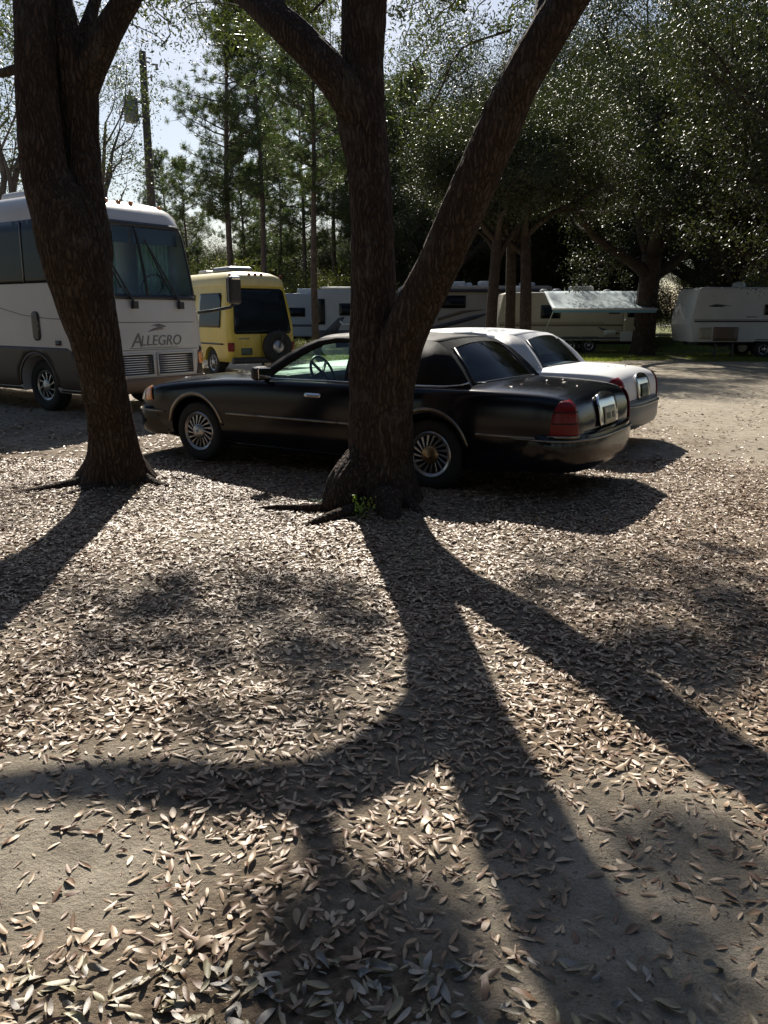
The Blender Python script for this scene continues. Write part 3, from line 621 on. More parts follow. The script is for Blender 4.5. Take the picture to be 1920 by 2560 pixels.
# grass on the verge in front of the trailers
def grass(n, x0, x1, y0, y1, h, seed):
    r = np.random.default_rng(seed); x = r.uniform(x0, x1, n); y = r.uniform(y0, y1, n); k = vnoise(x, y, 1.5, 21) > -.18; x, y = x[k], y[k]; n = len(x)
    a = r.uniform(0, 6.28, n); hh = h*r.uniform(.5, 1.3, n); w = .012; z = np.zeros(n)
    v = np.stack([np.stack([x-np.cos(a)*w, y-np.sin(a)*w, z], -1), np.stack([x+np.cos(a)*w, y+np.sin(a)*w, z], -1), np.stack([x+r.normal(0, .04, n), y+r.normal(0, .04, n), hh], -1)], 1)
    return v.reshape(-1, 3)
v = np.concatenate([grass(40000, 4, 22, 29.5, 35, .09, 1), grass(6000, -14, 4, 30, 36, .08, 2), grass(16000, 10, 17, 38, 60, .16, 3)])
tag(link('grass', npmesh('grass', v, tris=np.arange(len(v)).reshape(-1, 3)), 'grass_blade'), 'short sunlit grass on the verge before the trailers', 'grass', kind='stuff')

# ---------------------------------------------------------------- utility pole
mat('steel_grey', (.28, .29, .30), .45, .6, var=.2); mat('ceramic', (.35, .30, .27), .3); mat('wire_black', (.03, .03, .03), .5)
up_ = empty('utility_pole', (-8.15, 30, 0), 0, 'brown wooden utility pole with a grey transformer against the sky', 'pole')
MB().tube([(0, 0, -.2), (.03, 0, 5), (.05, 0, 10.2)], [.17, .15, .12], 14).build('pole', 'pole_wood', up_, smooth=True)
MB().lathe([(.0, 8.0), (.20, 8.02), (.24, 8.1), (.24, 8.75), (.20, 8.82), (.0, 8.84)], (-.46, 0, 0), 'Z', 20).build('transformer', 'steel_grey', up_, angle=40)
MB().box((-.2, 0, 8.2), (.22, .08, .06)).box((-.2, 0, 8.65), (.22, .08, .06)).build('bracket', 'steel_grey', up_)
MB().lathe([(0, 8.84), (.04, 8.85), (.05, 8.95), (.03, 9.05), (0, 9.07)], (-.46, 0, 0), 'Z', 10).build('bushing', 'ceramic', up_)
MB().tube([(.05, 0, 9.95), (.35, 0, 9.82), (.55, 0, 9.80)], .025, 6).build('arm', 'pole_wood', up_)
MB().tube([(.5, 0, 9.82), (.5, 0, 9.65)], [.05, .04], 8).build('insulator', 'ceramic', up_)
MB().tube([(.05, 0, 9.4), (.3, 0, 9.42)], .02, 6).tube([(.3, 0, 9.3), (.3, 0, 9.5)], .035, 8).build('insulator', 'ceramic', up_)
MB().tube([(-.05, 0, 10), (-.3, 0, 9.6), (-.46, 0, 9.05)], .008, 5).build('jumper_wire', 'wire_black', up_)
# ---------------------------------------------------------------- vehicle materials
mat('paint_black', (.005, .006, .011), .14, var=.3, vscale=3, bump=.02, bscale=300, spec=.42)
mat('paint_white', (.74, .74, .74), .45, var=.06, vscale=3, spec=.25)
mat('vinyl_black', (.014, .013, .014), .62, bump=.15, bscale=400, spec=.1)
mat('chrome', (.75, .74, .72), .16, 1.); mat('trim_dull', (.34, .30, .25), .32, 1., var=.3, vscale=9); mat('alloy', (.50, .49, .48), .32, .9, var=.25, vscale=12); mat('brass', (.40, .28, .16), .35, 1.)
mat('rubber', (.022, .021, .020), .8, var=.3, vscale=20); mat('dark_void', (.006, .006, .006), .9); mat('seam', (.004, .004, .005), .7)
mat('lamp_red', (.17, .006, .008), .25, spec=.35); mat('lamp_amber', (.75, .24, .03), .12, coat=1.); mat('lamp_clear', (.74, .70, .58), .10, coat=1., var=.15, vscale=30)
mat('plastic_black', (.02, .02, .022), .4); mat('upholstery', (.06, .058, .062), .75, var=.2); mat('dash_grey', (.30, .31, .31), .6)
mat('plate_tan', (.62, .55, .42), .5, col2=(.40, .42, .30), vscale=20); mat('plate_ink', (.07, .10, .07), .5); mat('leaf_speck', (.55, .47, .36), .6)
mat('bumper_grey', (.12, .13, .15), .35); mat('mirror_silver', (.8, .8, .8), .04, 1.)
glass('glass_green', (.64, .78, .70)); glass('glass_dark', (.16, .19, .19)); glass('glass_rear', (.40, .46, .48))

def wheel(parent, c, side, r=.335, rim=.222, w=.22, spokes=17, cap='chrome', rubber_name='tyre'):
    """side +1: outer face to +y"""
    c = Vector(c); o = side
    wmb = MB().lathe([(0, o*.02), (rim*.80, o*.015), (rim*.83, o*.092), (rim*.95, o*.108), (rim*1.0, o*.10), (rim*.99, o*.02), (rim*.97, -o*.10), (0, -o*.10)], c, 'Y', 40)
    wo = wmb.build('wheel', 'alloy', parent, angle=35)
    MB().lathe([(rim*.96, -o*w*.45), (rim*1.1, -o*w*.5), (r*.93, -o*w*.5), (r*.99, -o*w*.40), (r, -o*w*.2), (r, o*w*.2), (r*.99, o*w*.40), (r*.93, o*w*.5), (rim*1.12, o*w*.5), (rim*.99, o*w*.44), (rim*.96, 0)], c, 'Y', 48).build('tyre', 'rubber', wo, smooth=True)
    for k in range(spokes):
        a = 2*math.pi*k/spokes; a2 = a+.30; r0, r1 = rim*.36, rim*.84; da0, da1 = .085, .075
        q = lambda ra, an, h: (c.x+ra*math.cos(an), c.y+o*h, c.z+ra*math.sin(an))
        v = [q(r0, a-da0, .10), q(r0, a+da0, .10), q(r1, a2+da1, .088), q(r1, a2-da1, .088), q(r0, a-da0, .06), q(r0, a+da0, .06), q(r1, a2+da1, .05), q(r1, a2-da1, .05)]
        MB().add(v, [(0, 1, 2, 3), (7, 6, 5, 4), (0, 4, 5, 1), (1, 5, 6, 2), (2, 6, 7, 3), (3, 7, 4, 0)]).build('spoke', 'alloy', wo, bevel=.004, bseg=1)
    MB().lathe([(rim*.80, o*.017), (rim*.78, o*.023), (0, o*.023)], c, 'Y', 32).build('brake_void', 'dark_void', wo)
    MB().lathe([(rim*.40, o*.07), (rim*.40, o*.104), (rim*.34, o*.112), (rim*.15, o*.124), (0, o*.126)], c, 'Y', 32).build('hub_cap', cap, wo, smooth=True)
    return wo
def strip(bvh, pts, D, off, w, axis_up, name, m, parent):
    """moulding following the body through (x,z)/(y,z) points given as 3D start points"""
    P = []
    for p in pts:
        h = bvh.ray_cast(Vector(p), Vector(D))
        if h[0] is None: h = bvh.find_nearest(Vector(p))
        n = h[1] if h[1].dot(Vector(D)) < 0 else -h[1]; P.append((h[0], n))
    mb = MB(); v = []; f = []
    for i, (p, n) in enumerate(P):
        t = (P[min(i+1, len(P)-1)][0]-P[max(i-1, 0)][0]).normalized(); s = n.cross(t).normalized()
        for a, b_ in ((-.5, -.004), (-.5, off*.7), (-.2, off), (.2, off), (.5, off*.7), (.5, -.004)): v.append(p+s*(a*w)+n*b_)
    for i in range(len(P)-1):
        for k in range(6): f.append((i*6+k, i*6+(k+1) % 6, (i+1)*6+(k+1) % 6, (i+1)*6+k))
    f += [tuple(range(6)), tuple((len(P)-1)*6+k for k in range(6))]
    return mb.add(v, f).build(name, m, parent, smooth=True)

def make_car(loc, rz, paint, label, plate_mat, roofmat):
    t = empty('parked_car', loc, rz, label, 'car', 'full-size sedans parked side by side')
    ST = [(-1.395, .40, .62, .65, .66), (-1.37, .33, .79, .82, .80), (-1.31, .28, .90, .935, .875), (-1.15, .24, .945, .99, .925), (-.85, .22, .96, 1.01, .955), (-.45, .20, .965, 1.025, .972), (0, .19, .965, 1.03, .982), (.5, .19, .965, .99, .985),
          (1.1, .18, .965, .98, .985), (1.7, .18, .965, .985, .98), (2.2, .18, .955, 1.01, .975), (2.6, .19, .94, 1.0, .97), (3.05, .20, .905, .965, .96), (3.45, .21, .865, .925, .945), (3.75, .23, .82, .875, .915), (3.93, .27, .755, .805, .86), (4.02, .33, .66, .70, .76), (4.05, .40, .58, .61, .66)]
    v = []; 
    for x, zb, zs, zt, w in ST:
        m_ = zb+(zs-zb)*.33
        h = [(0, zb), (.55*w, zb), (.86*w, zb+.005), (.955*w, zb+.07), (.985*w, m_), (1.0*w, zb+(zs-zb)*.55), (.99*w, zs-.13*(zs-zb)-.02), (.968*w, zs-.035), (.94*w, zs-.006), (.87*w, zs+.15*(zt-zs)), (.6*w, zs+.72*(zt-zs)), (.3*w, zs+.95*(zt-zs)), (0, zt)]
        v += [(x, y, z) for y, z in h]+[(x, -y, z) for y, z in h[-2:0:-1]]
    nr = 24; f = []
    for i in range(len(ST)-1):
        for k in range(nr): f.append((i*nr+k, i*nr+(k+1) % nr, (i+1)*nr+(k+1) % nr, (i+1)*nr+k))
    f += [tuple(range(nr))[::-1], tuple((len(ST)-1)*nr+k for k in range(nr))]
    body = MB().add(v, f).build('body', paint, t)
    sb = body.modifiers.new('s', 'SUBSURF'); sb.levels = sb.render_levels = 2
    cut = []
    for wx in (0, 2.99):
        for s in (-1, 1):
            cut.append(MB().tube([(wx, s*.60, .345), (wx, s*1.2, .345)], .395, 40).build('cutter', None))
    cut.append(MB().box((.98, 0, .85), (2.4, 1.56, .7)).build('cutter', None))
    me = carve(body, cut); me.shade_smooth(); me.set_sharp_from_angle(angle=R(38)); B = bvh_of(me)
    # underside
    MB().box((1.3, 0, .28), (4.6, 1.1, .16)).build('underbody', 'dark_void', t)
    # ---- greenhouse
    def sy(x, z): k = max(0., min(1., (z-.95)/.45)); return (.865-.235*k**1.25)*(1-.035*((x-.8)/1.3)**2)
    O = [(2.24, .935), (2.06, 1.055), (1.86, 1.185), (1.66, 1.295), (1.50, 1.36), (1.26, 1.395), (.75, 1.41), (.28, 1.395), (.06, 1.36), (-.10, 1.27), (-.26, 1.12), (-.37, .995), (-.40, .94)]
    wf = [(1.97, .985), (1.84, 1.075), (1.66, 1.19), (1.50, 1.275), (1.38, 1.325), (1.22, 1.352), (1.02, 1.36), (1.00, .985)]
    wr = [(.92, .985), (.94, 1.36), (.66, 1.36), (.48, 1.345), (.40, 1.30), (.30, 1.12), (.26, 1.01), (.24, .985)]
    def fillpoly(name, outer, holes, s, m_, off=0., thick=.03, step=.12, parent=None):
        P = []; E = []
        for lp in [outer]+holes:
            dn = []
            for i, a in enumerate(lp):
                b_ = lp[(i+1) % len(lp)]; k = max(1, int(math.hypot(b_[0]-a[0], b_[1]-a[1])/step)); dn += [(a[0]+(b_[0]-a[0])*j/k, a[1]+(b_[1]-a[1])*j/k) for j in range(k)]
            n0 = len(P); P += [Vector(q) for q in dn]; E += [(n0+i, n0+(i+1) % len(dn)) for i in range(len(dn))]
        v2, _, f2, *_ = delaunay_2d_cdt(P, E, [], 2 if holes else 1, 1e-6)
        def inp(lp, x, y):
            c = False
            for i in range(len(lp)):
                (x1, y1), (x2, y2) = lp[i], lp[i-1]
                if (y1 > y) != (y2 > y) and x < (x2-x1)*(y-y1)/(y2-y1)+x1: c = not c
            return c
        F = []
        for q in f2:
            cx = sum(v2[i][0] for i in q)/len(q); cy = sum(v2[i][1] for i in q)/len(q)
            if inp(outer, cx, cy) and not any(inp(h_, cx, cy) for h_ in holes): F.append(tuple(q))
        me_ = bpy.data.meshes.new(name); me_.from_pydata([(q[0], s*(sy(q[0], q[1])+off), q[1]) for q in v2], [], F); me_.update(); me_.shade_smooth()
        o = link(name, me_, m_, parent or t)
        if thick: sd_ = o.modifiers.new('t', 'SOLIDIFY'); sd_.thickness = thick; sd_.offset = 0
        return o
    for s in (1, -1):
        fillpoly('pillar_frame', O, [wf, wr], s, roofmat, 0, .03)
        fillpoly('side_window', wf, [], s, 'glass_green', -.006, 0)
        fillpoly('side_window', wr, [], s, 'glass_dark', -.006, 0)
    def across(name, c0, c1, m_, nu=14, nv=6, crown0=0., crown1=0., thick=.02, bulge=0.):
        """ruled sheet between two cross-car edges: c = (x_side, z_side, half width, x_centre, z_centre)"""
        v = []; f = []
        for j in range(nv+1):
            q = j/nv
            for i in range(nu+1):
                u = 2*i/nu-1; k = 1-u*u
                p = [Vector((c[0]+(c[3]-c[0])*k, c[2]*u, c[1]+(c[4]-c[1])*k)) for c in (c0, c1)]
                w_ = p[0].lerp(p[1], q); w_ += Vector((0, 0, bulge*4*q*(1-q)*(.4+.6*k))); v.append(w_)
        f = [(j*(nu+1)+i, j*(nu+1)+i+1, (j+1)*(nu+1)+i+1, (j+1)*(nu+1)+i) for j in range(nv) for i in range(nu)]
        o = MB().add(v, f).build(name, m_, t, smooth=True)
        if thick: sd_ = o.modifiers.new('t', 'SOLIDIFY'); sd_.thickness = thick; sd_.offset = -1
        return o
    wt = (1.50, 1.362, sy(1.50, 1.362)+.004, 1.60, 1.415); wb = (2.22, .955, sy(2.22, .955)+.004, 2.54, .995)
    rt = (-.06, 1.30, .555, -.10, 1.36); rb = (-.345, .99, .69, -.50, 1.02)
    r1 = (.78, 1.408, sy(.78, 1.408)+.012, .78, 1.452)
    across('windshield', wt, wb, 'glass_green', thick=0, bulge=.015); across('rear_window', rt, rb, 'glass_rear', thick=0, bulge=.03)
    wt2 = (1.47, 1.368, wt[2]+.01, 1.58, 1.42); rt2 = (.06, 1.362, sy(.06, 1.36)+.006, .0, 1.40)
    vv = []; ff = []; nu, nv = 14, 12
    for j in range(nv+1):
        q = j/nv
        for i in range(nu+1):
            u = 2*i/nu-1; k = (1-u*u); A = [Vector((c[0]+(c[3]-c[0])*k, c[2]*u, c[1]+(c[4]-c[1])*(1-abs(u)**2.4))) for c in (wt2, r1, rt2)]
            l0, l1, l2 = (q-.5)*(q-1)*2, -4*q*(q-1), q*(q-.5)*2
            vv.append(A[0]*l0+A[1]*l1+A[2]*l2)
    ff = [(j*(nu+1)+i, j*(nu+1)+i+1, (j+1)*(nu+1)+i+1, (j+1)*(nu+1)+i) for j in range(nv) for i in range(nu)]
    ro = MB().add(vv, ff).build('roof', roofmat, t, smooth=True); sd_ = ro.modifiers.new('t', 'SOLIDIFY'); sd_.thickness = .03; sd_.offset = -1
    # panels round the rear window: header above it and the pillar returns at its sides
    hd = []; n_ = 12
    for c0 in (rt2, (rt[0]+.004, rt[1]+.004, rt[2]+.03, rt[3]+.004, rt[4]+.006)):
        for i in range(n_+1): u = 2*i/n_-1; k = 1-u*u; hd.append((c0[0]+(c0[3]-c0[0])*k, c0[2]*u, c0[1]+(c0[4]-c0[1])*(1-abs(u)**2.4)))
    MB().add(hd, [(i, i+1, n_+2+i, n_+1+i) for i in range(n_)]).build('rear_header', roofmat, t, smooth=True)
    for s in (1, -1):
        ed = [(x_, s*(sy(x_, z_)+.006), z_) for x_, z_ in O[8:13]]; gl = [Vector((rt[0], s*rt[2], rt[1])).lerp(Vector((rb[0], s*rb[2], rb[1])), q_)+Vector((.004, 0, .006+.012*4*q_*(1-q_))) for q_ in (0, .25, .5, .8, 1)]
        gl[4] = Vector((-.36, s*.70, .96))
        MB().add(ed+gl, [(i, i+1, 6+i, 5+i) for i in range(4)]).build('rear_pillar', roofmat, t, smooth=True)
    # black surrounds of windshield and backlight
    for c0, nm_ in ((wb, 'cowl_trim'), (rb, 'backlight_trim')):
        P = [(c0[0]+(c0[3]-c0[0])*(1-u*u), c0[2]*u, c0[1]+(c0[4]-c0[1])*(1-u*u)+.004) for u in np.linspace(-1, 1, 15)]
        MB().tube(P, .014, 6).build(nm_, 'plastic_black', t, smooth=True)
    for s in (1, -1):
        MB().tube([(rt[0], s*rt[2], rt[1]+.008), ((rt[0]+rb[0])/2, s*(rt[2]+rb[2])/2, (rt[1]+rb[1])/2+.02), (rb[0], s*rb[2], rb[1]+.004)], .015, 6).build('backlight_trim', 'plastic_black', t, smooth=True)
        # belt moulding, kicked up over the rear quarter
        MB().tube([(x_, s*(sy(x_, z_)+.012), z_) for x_, z_ in ((2.1, .968), (1.4, .972), (.9, .972), (.4, .972), (.1, .972), (-.12, .975), (-.27, .99), (-.36, 1.015))], .010, 6).build('belt_moulding', 'chrome', t, smooth=True)
    # ---- cabin
    boxo('cabin_floor', 'upholstery', t, (.85, 0, .47), (2.3, 1.5, .03), 0)
    for s in (1, -1):
        boxo('front_seat', 'upholstery', t, (.98, s*.38, .62), (.52, .56, .24), .06, ry=0); boxo('front_seat_back', 'upholstery', t, (.70, s*.38, .92), (.18, .55, .60), .07, ry=-.25); boxo('head_restraint', 'upholstery', t, (.60, s*.38, 1.23), (.10, .28, .15), .04, ry=-.2)
    boxo('rear_seat', 'upholstery', t, (-.02, 0, .80), (.25, 1.35, .62), .07, ry=-.3); boxo('parcel_shelf', 'dash_grey', t, (-.30, 0, 1.0), (.22, 1.25, .02), .005)
    boxo('dashboard', 'dash_grey', t, (2.0, 0, .915), (.42, 1.5, .20), .06)
    q0 = Vector((1.62, .38, 1.01)); ax = Vector((-.92, 0, .40)).normalized(); uu = ax.orthogonal().normalized(); ww = ax.cross(uu)
    MB().tube([q0+(uu*math.cos(a)+ww*math.sin(a))*.185 for a in np.linspace(0, 6.283, 33)], .015, 8, cap=False).tube([q0, q0-ax*.3], .03, 8).tube([q0-uu*.18, q0+uu*.18], .016, 6).tube([q0-ww*.18, q0+ww*.18], .016, 6).build('steering_wheel', 'plastic_black', t, smooth=True)
    boxo('rear_view_mirror', 'plastic_black', t, (1.62, 0, 1.30), (.03, .24, .07), .02)
    # ---- wheels and arches
    for wx in (0, 2.99):
        for s in (1, -1): wheel(t, (wx, s*.80, .335), s, cap='brass' if (wx == 0) else 'alloy')
        for s in (1, -1):
            strip(B, [(wx+.425*math.cos(a), s*2, .345+.425*math.sin(a)) for a in np.linspace(R(12), R(168), 25)], (0, -s, 0), .010, .032, 'z', 'arch_trim', 'trim_dull', t)
    for s in (1, -1):
        for x0, x1 in ((.50, 1.0), (1.01, 2.05), (2.06, 2.50), (-1.05, -.50)):
            strip(B, [(x_, s*2, .575) for x_ in np.linspace(x0, x1, 9)], (0, -s, 0), .012, .024, 'z', 'side_moulding', 'trim_dull', t)
        strip(B, [(x_, s*2, .245) for x_ in np.linspace(.5, 2.5, 12)], (0, -s, 0), .008, .03, 'z', 'sill_moulding', paint, t)
        for P in ([(2.06, .30), (2.08, .6), (2.05, .92)], [(1.005, .30), (1.005, .6), (1.0, .93)], [(.36, .75), (.25, .85), (.12, .94)]):
            strip(B, [(x_, s*2, z_) for x_, z_ in P], (0, -s, 0), .0025, .007, 'z', 'door_seam', 'seam', t)
        # handles and the badge above the front door moulding
        for hx in (1.30, .52):
            patch('door_handle', 'chrome', t, B, rect(-.10, .10, -.022, .022, .02), (hx, s*2, .83), (1, 0, 0), (0, 0, 1), (0, -s, 0), .012, .03, .018)
        patch('side_marker', 'lamp_amber', t, B, [(3.68, .66), (3.81, .645), (3.83, .73), (3.80, .80), (3.72, .80)], (0, s*2, 0), (1, 0, 0), (0, 0, 1), (0, -s, 0), .006, .025, .01)
        patch('headlight', 'lamp_clear', t, B, [(3.82, .645), (3.965, .64), (3.95, .71), (3.90, .775), (3.81, .80), (3.84, .73)], (0, s*2, 0), (1, 0, 0), (0, 0, 1), (0, -s, 0), .007, .025, .012)
        patch('headlight', 'lamp_clear', t, B, rect(*sorted((s*.40, s*.72)), .625, .735, .03), (5, 0, 0), (0, 1, 0), (0, 0, 1), (-1, 0, 0), .006, .03, .012)
        # tail lights wrapping the rear corner
        e45 = Vector((1, -s*.85, 0)).normalized(); w45 = Vector((-e45.y, e45.x, 0))*s
        patch('tail_light', 'lamp_red', t, B, [(-.17, -.155), (.07, -.155), (.055, .0), (.03, .08), (-.01, .125), (-.10, .135), (-.15, .07)], Vector((-1.22, s*.86, .765))-e45*1.2, w45, (0, 0, 1), e45, .008, .03, .012)
        for dz in (-.06, .035): patch('lens_bar', 'seam', t, B, rect(-.155, .055 if dz < 0 else .04, dz, dz+.010), Vector((-1.22, s*.86, .765))-e45*1.2, w45, (0, 0, 1), e45, .0205, .03, .003)
        patch('lamp_base', 'trim_dull', t, B, rect(-.18, .08, -.182, -.158), Vector((-1.22, s*.86, .765))-e45*1.2, w45, (0, 0, 1), e45, .010, .03, .012)
        # mirrors
        mo = boxo('door_mirror', 'plastic_black' if paint == 'paint_black' else paint, t, (1.95, s*1.02, 1.03), (.11, .20, .145), .045, rz=-s*.25); boxo('mirror_glass', 'mirror_silver', mo, (1.892, s*1.02, 1.03), (.01, .16, .11), .01, rz=-s*.25)
        MB().tube([(1.99, s*.86, .975), (1.97, s*.96, .99)], .03, 8).build('mirror_stalk', paint, mo)
    # ---- rear: lid seam, plate in its chrome frame, bumper
    strip(B, [(-1.6, y_, .62) for y_ in np.linspace(-.62, .62, 15)], (1, 0, 0), .003, .008, 'y', 'lid_seam', 'seam', t)
    patch('plate_frame', 'chrome', t, B, [(-.26, -.10), (.26, -.10), (.27, .12), (.20, .17), (.05, .185), (-.05, .185), (-.20, .17), (-.27, .12)], (-2, 0, .725), (0, -1, 0), (0, 0, 1), (1, 0, 0), .012, .05, .016)
    pl = patch('licence_plate', plate_mat, t, B, rect(-.155, .155, -.075, .08, .012), (-2, 0, .71), (0, -1, 0), (0, 0, 1), (1, 0, 0), .036, .05, .003)
    pb = bvh_of(evaluated(pl))
    for k in range(6):
        if k == 3: continue
        patch('plate_mark', 'plate_ink', pl, pb, rect(-.012, .012, -.028, .028), (-2.5, .11-.042*k, .712), (0, -1, 0), (0, 0, 1), (1, 0, 0), .002, .05, .002, False)
    def bumper(x0, dirn, z0, z1, name):
        # wrap-round bumper: section swept along the plan outline
        A = np.linspace(-1, 1, 29); pth = []
        for a in A:
            ang = a*math.pi/2; ex = .30
            cx = abs(math.cos(ang))**.5; cy = math.copysign(abs(math.sin(ang))**.62, a)
            pth.append((x0+dirn*(cx-1)*(.62), cy*(.948 if dirn < 0 else .935)))
        v = []; f = []; sec = [(-.05, z0), (.0, z0+.03), (.025, z0+.09), (.03, z0+(z1-z0)*.72), (.012, z1-.012), (-.02, z1), (-.05, z1)]
        for i, (x_, y_) in enumerate(pth):
            a_, b_ = pth[max(i-1, 0)], pth[min(i+1, len(pth)-1)]; tx, ty = b_[0]-a_[0], b_[1]-a_[1]; l_ = math.hypot(tx, ty); nx_, ny_ = ty/l_, -tx/l_
            if nx_*dirn < 0 or (abs(nx_) < 1e-3 and ny_*y_ < 0): nx_, ny_ = -nx_, -ny_
            kk = min(1., (1-abs(A[i]))*5+.0)
            for o_, z_ in sec: v.append((x_+nx_*(o_*kk-.03*(1-kk)), y_+ny_*(o_*kk-.03*(1-kk)), z_))
        ns = len(sec)
        for i in range(len(pth)-1):
            for k in range(ns): f.append((i*ns+k, i*ns+(k+1) % ns, (i+1)*ns+(k+1) % ns, (i+1)*ns+k))
        f += [tuple(range(ns)), tuple((len(pth)-1)*ns+k for k in range(ns))]
        bo = MB().add(v, f).build(name, paint if paint == 'paint_black' else 'bumper_grey', t, angle=50)
        bb = [(x_+dirn*.033*abs(math.cos(a*math.pi/2))**.3, y_+math.copysign(.0, y_)+math.copysign(.028*abs(math.sin(a*math.pi/2))**3*min(1., (1-abs(a))*5), y_), z1-.05) for (x_, y_), a in zip(pth, A)]
        MB().tube(bb, .011, 6).build('bumper_moulding', 'trim_dull', bo, smooth=True)
    bumper(-1.46, -1, .27, .61, 'rear_bumper'); bumper(4.10, 1, .26, .59, 'front_bumper')
    # grille at the front
    patch('grille', 'chrome', t, B, [(-.30, -.06), (.30, -.06), (.33, .10), (.25, .16), (-.25, .16), (-.33, .10)], (5, 0, .68), (0, 1, 0), (0, 0, 1), (-1, 0, 0), .012, .05, .02)
    # exhaust tips and pipes under the tail
    return t, B
HEAD = R(180-32.05)
carA, BA = make_car((.911, 8.318, 0), HEAD, 'paint_black', 'glossy black four-door sedan parked behind the middle oak', 'plate_tan', 'vinyl_black')
carB, BB = make_car((2.022, 10.838, 0), R(180-31.34), 'paint_white', 'white four-door sedan parked just beyond the black one', 'plate_ink', 'paint_white')
# dry leaves lying on the black car, a few on the white one
for car, B, spots in ((carA, BA, [(2.9, .3), (2.75, .45), (2.55, .2), (2.5, .5), (2.45, -.1), (3.1, 0), (2.35, .3), (-.75, .55), (-.85, .2), (-.95, .45), (-.9, -.1), (-1.0, .1), (-1.05, -.3), (-1.1, .5), (-.8, -.4), (-.7, .7), (-1.15, .2)]), (carB, BB, [(-1.05, .1), (-1.0, .2), (-1.1, -.2)])):
    for k, (x_, y_) in enumerate(spots):
        h = B.ray_cast(Vector((x_, y_, 3)), Vector((0, 0, -1)))
        if h[0] is None: continue
        m_, mz = LM[(k*5) % 12]; s = random.uniform(.045, .07); o = bpy.data.objects.new('fallen_leaf', m_); COL.objects.link(o)
        o.scale = (s, s, s); o.location = car.matrix_basis @ (h[0]+Vector((0, 0, .004+s*abs(mz)))); o.rotation_euler = (random.gauss(0, .2), random.gauss(0, .2), random.uniform(0, 6.28))
        bl = car is carA
        tag(o, 'dry leaf lying on the %s of the %s sedan' % ('bonnet' if x_ > 2 else 'boot lid', 'black' if bl else 'white'), 'leaf', 'dry leaves lying on the sedans')

# ---------------------------------------------------------------- bodies made of stacked rounded outlines
def shell(name, m_, parent, levels, xr, rr=.12, n=8, angle=35):
    """levels: (z, x_front, half width, front corner radius[, rear x])"""
    v = []; cnt = None
    for lv in levels:
        z, xf, w, rf = lv[:4]; xb = lv[4] if len(lv) > 4 else xr; ring = []
        for cx, cy, a0, r_ in ((xf-rf, w-rf, 0, rf), (xb+rr, w-rr, 90, rr), (xb+rr, -w+rr, 180, rr), (xf-rf, -w+rf, 270, rf)):
            for k in range(n+1):
                a = R(a0+90*k/n); ring.append((cx+r_*math.cos(a), cy+r_*math.sin(a), z))
        cnt = len(ring); v += ring
    f = [(i*cnt+k, i*cnt+(k+1) % cnt, (i+1)*cnt+(k+1) % cnt, (i+1)*cnt+k) for i in range(len(levels)-1) for k in range(cnt)]
    f += [tuple(range(cnt))[::-1], tuple((len(levels)-1)*cnt+k for k in range(cnt))]
    return MB().add(v, f).build(name, m_, parent, angle=angle)

# ---------------------------------------------------------------- the motorhome at left
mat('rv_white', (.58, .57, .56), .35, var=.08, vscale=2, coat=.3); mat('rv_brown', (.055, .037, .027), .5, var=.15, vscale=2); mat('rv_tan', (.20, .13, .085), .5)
mat('badge_grey', (.17, .16, .16), .4); mat('curtain', (.26, .40, .32), .8, var=.2, vscale=8); mat('cabin_dark', (.03, .035, .04), .8); mat('visor_blue', (.04, .06, .10), .6)
glass('glass_rv', (.72, .84, .82)); mat('glass_smoked', (.008, .011, .014), .06, spec=.2)
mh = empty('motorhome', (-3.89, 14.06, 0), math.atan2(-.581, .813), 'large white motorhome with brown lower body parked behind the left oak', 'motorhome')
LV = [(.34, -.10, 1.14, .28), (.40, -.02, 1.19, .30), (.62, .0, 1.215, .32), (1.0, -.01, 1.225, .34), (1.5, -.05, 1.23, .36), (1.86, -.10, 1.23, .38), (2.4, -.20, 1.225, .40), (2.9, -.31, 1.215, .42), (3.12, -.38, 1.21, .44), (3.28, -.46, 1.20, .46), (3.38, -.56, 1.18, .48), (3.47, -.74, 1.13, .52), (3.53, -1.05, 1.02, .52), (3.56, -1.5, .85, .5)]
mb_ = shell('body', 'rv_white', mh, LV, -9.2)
cuts = [MB().tube([(-1.62, s*.80, .44), (-1.62, s*1.6, .44)], .52, 36).build('cutter', None) for s in (-1, 1)]
cuts.append(MB().box((-.10, 0, 2.51), (1.7, 2.10, 1.20)).build('cutter', None))            # windshield opening, .85 m deep
mme = carve(mb_, cuts); mme.shade_smooth(); mme.set_sharp_from_angle(angle=R(35)); MBV = bvh_of(mme)
solid = shell('temporary', None, None, LV, -9.2); SV = bvh_of(solid.data); bpy.data.objects.remove(solid)
FR = dict(U=(0, 1, 0), V=(0, 0, 1), D=(-1, 0, 0)); RS = dict(U=(1, 0, 0), V=(0, 0, 1), D=(0, 1, 0))    # seen from the front; seen from its right side
patch('windshield', 'glass_rv', mh, SV, rect(-1.03, 1.03, 1.93, 3.09, .05), (2, 0, 0), **FR, off=.002, step=.12, thick=0)
for q in (rect(-1.09, 1.09, 1.87, 1.94), rect(-1.09, 1.09, 3.06, 3.13), rect(-1.09, -1.00, 1.94, 3.06), rect(1.00, 1.09, 1.94, 3.06), rect(-.022, .022, 1.94, 3.06)):
    patch('windshield_gasket', 'plastic_black', mh, SV, q, (2, 0, 0), **FR, off=.004, step=.1, thick=.014)
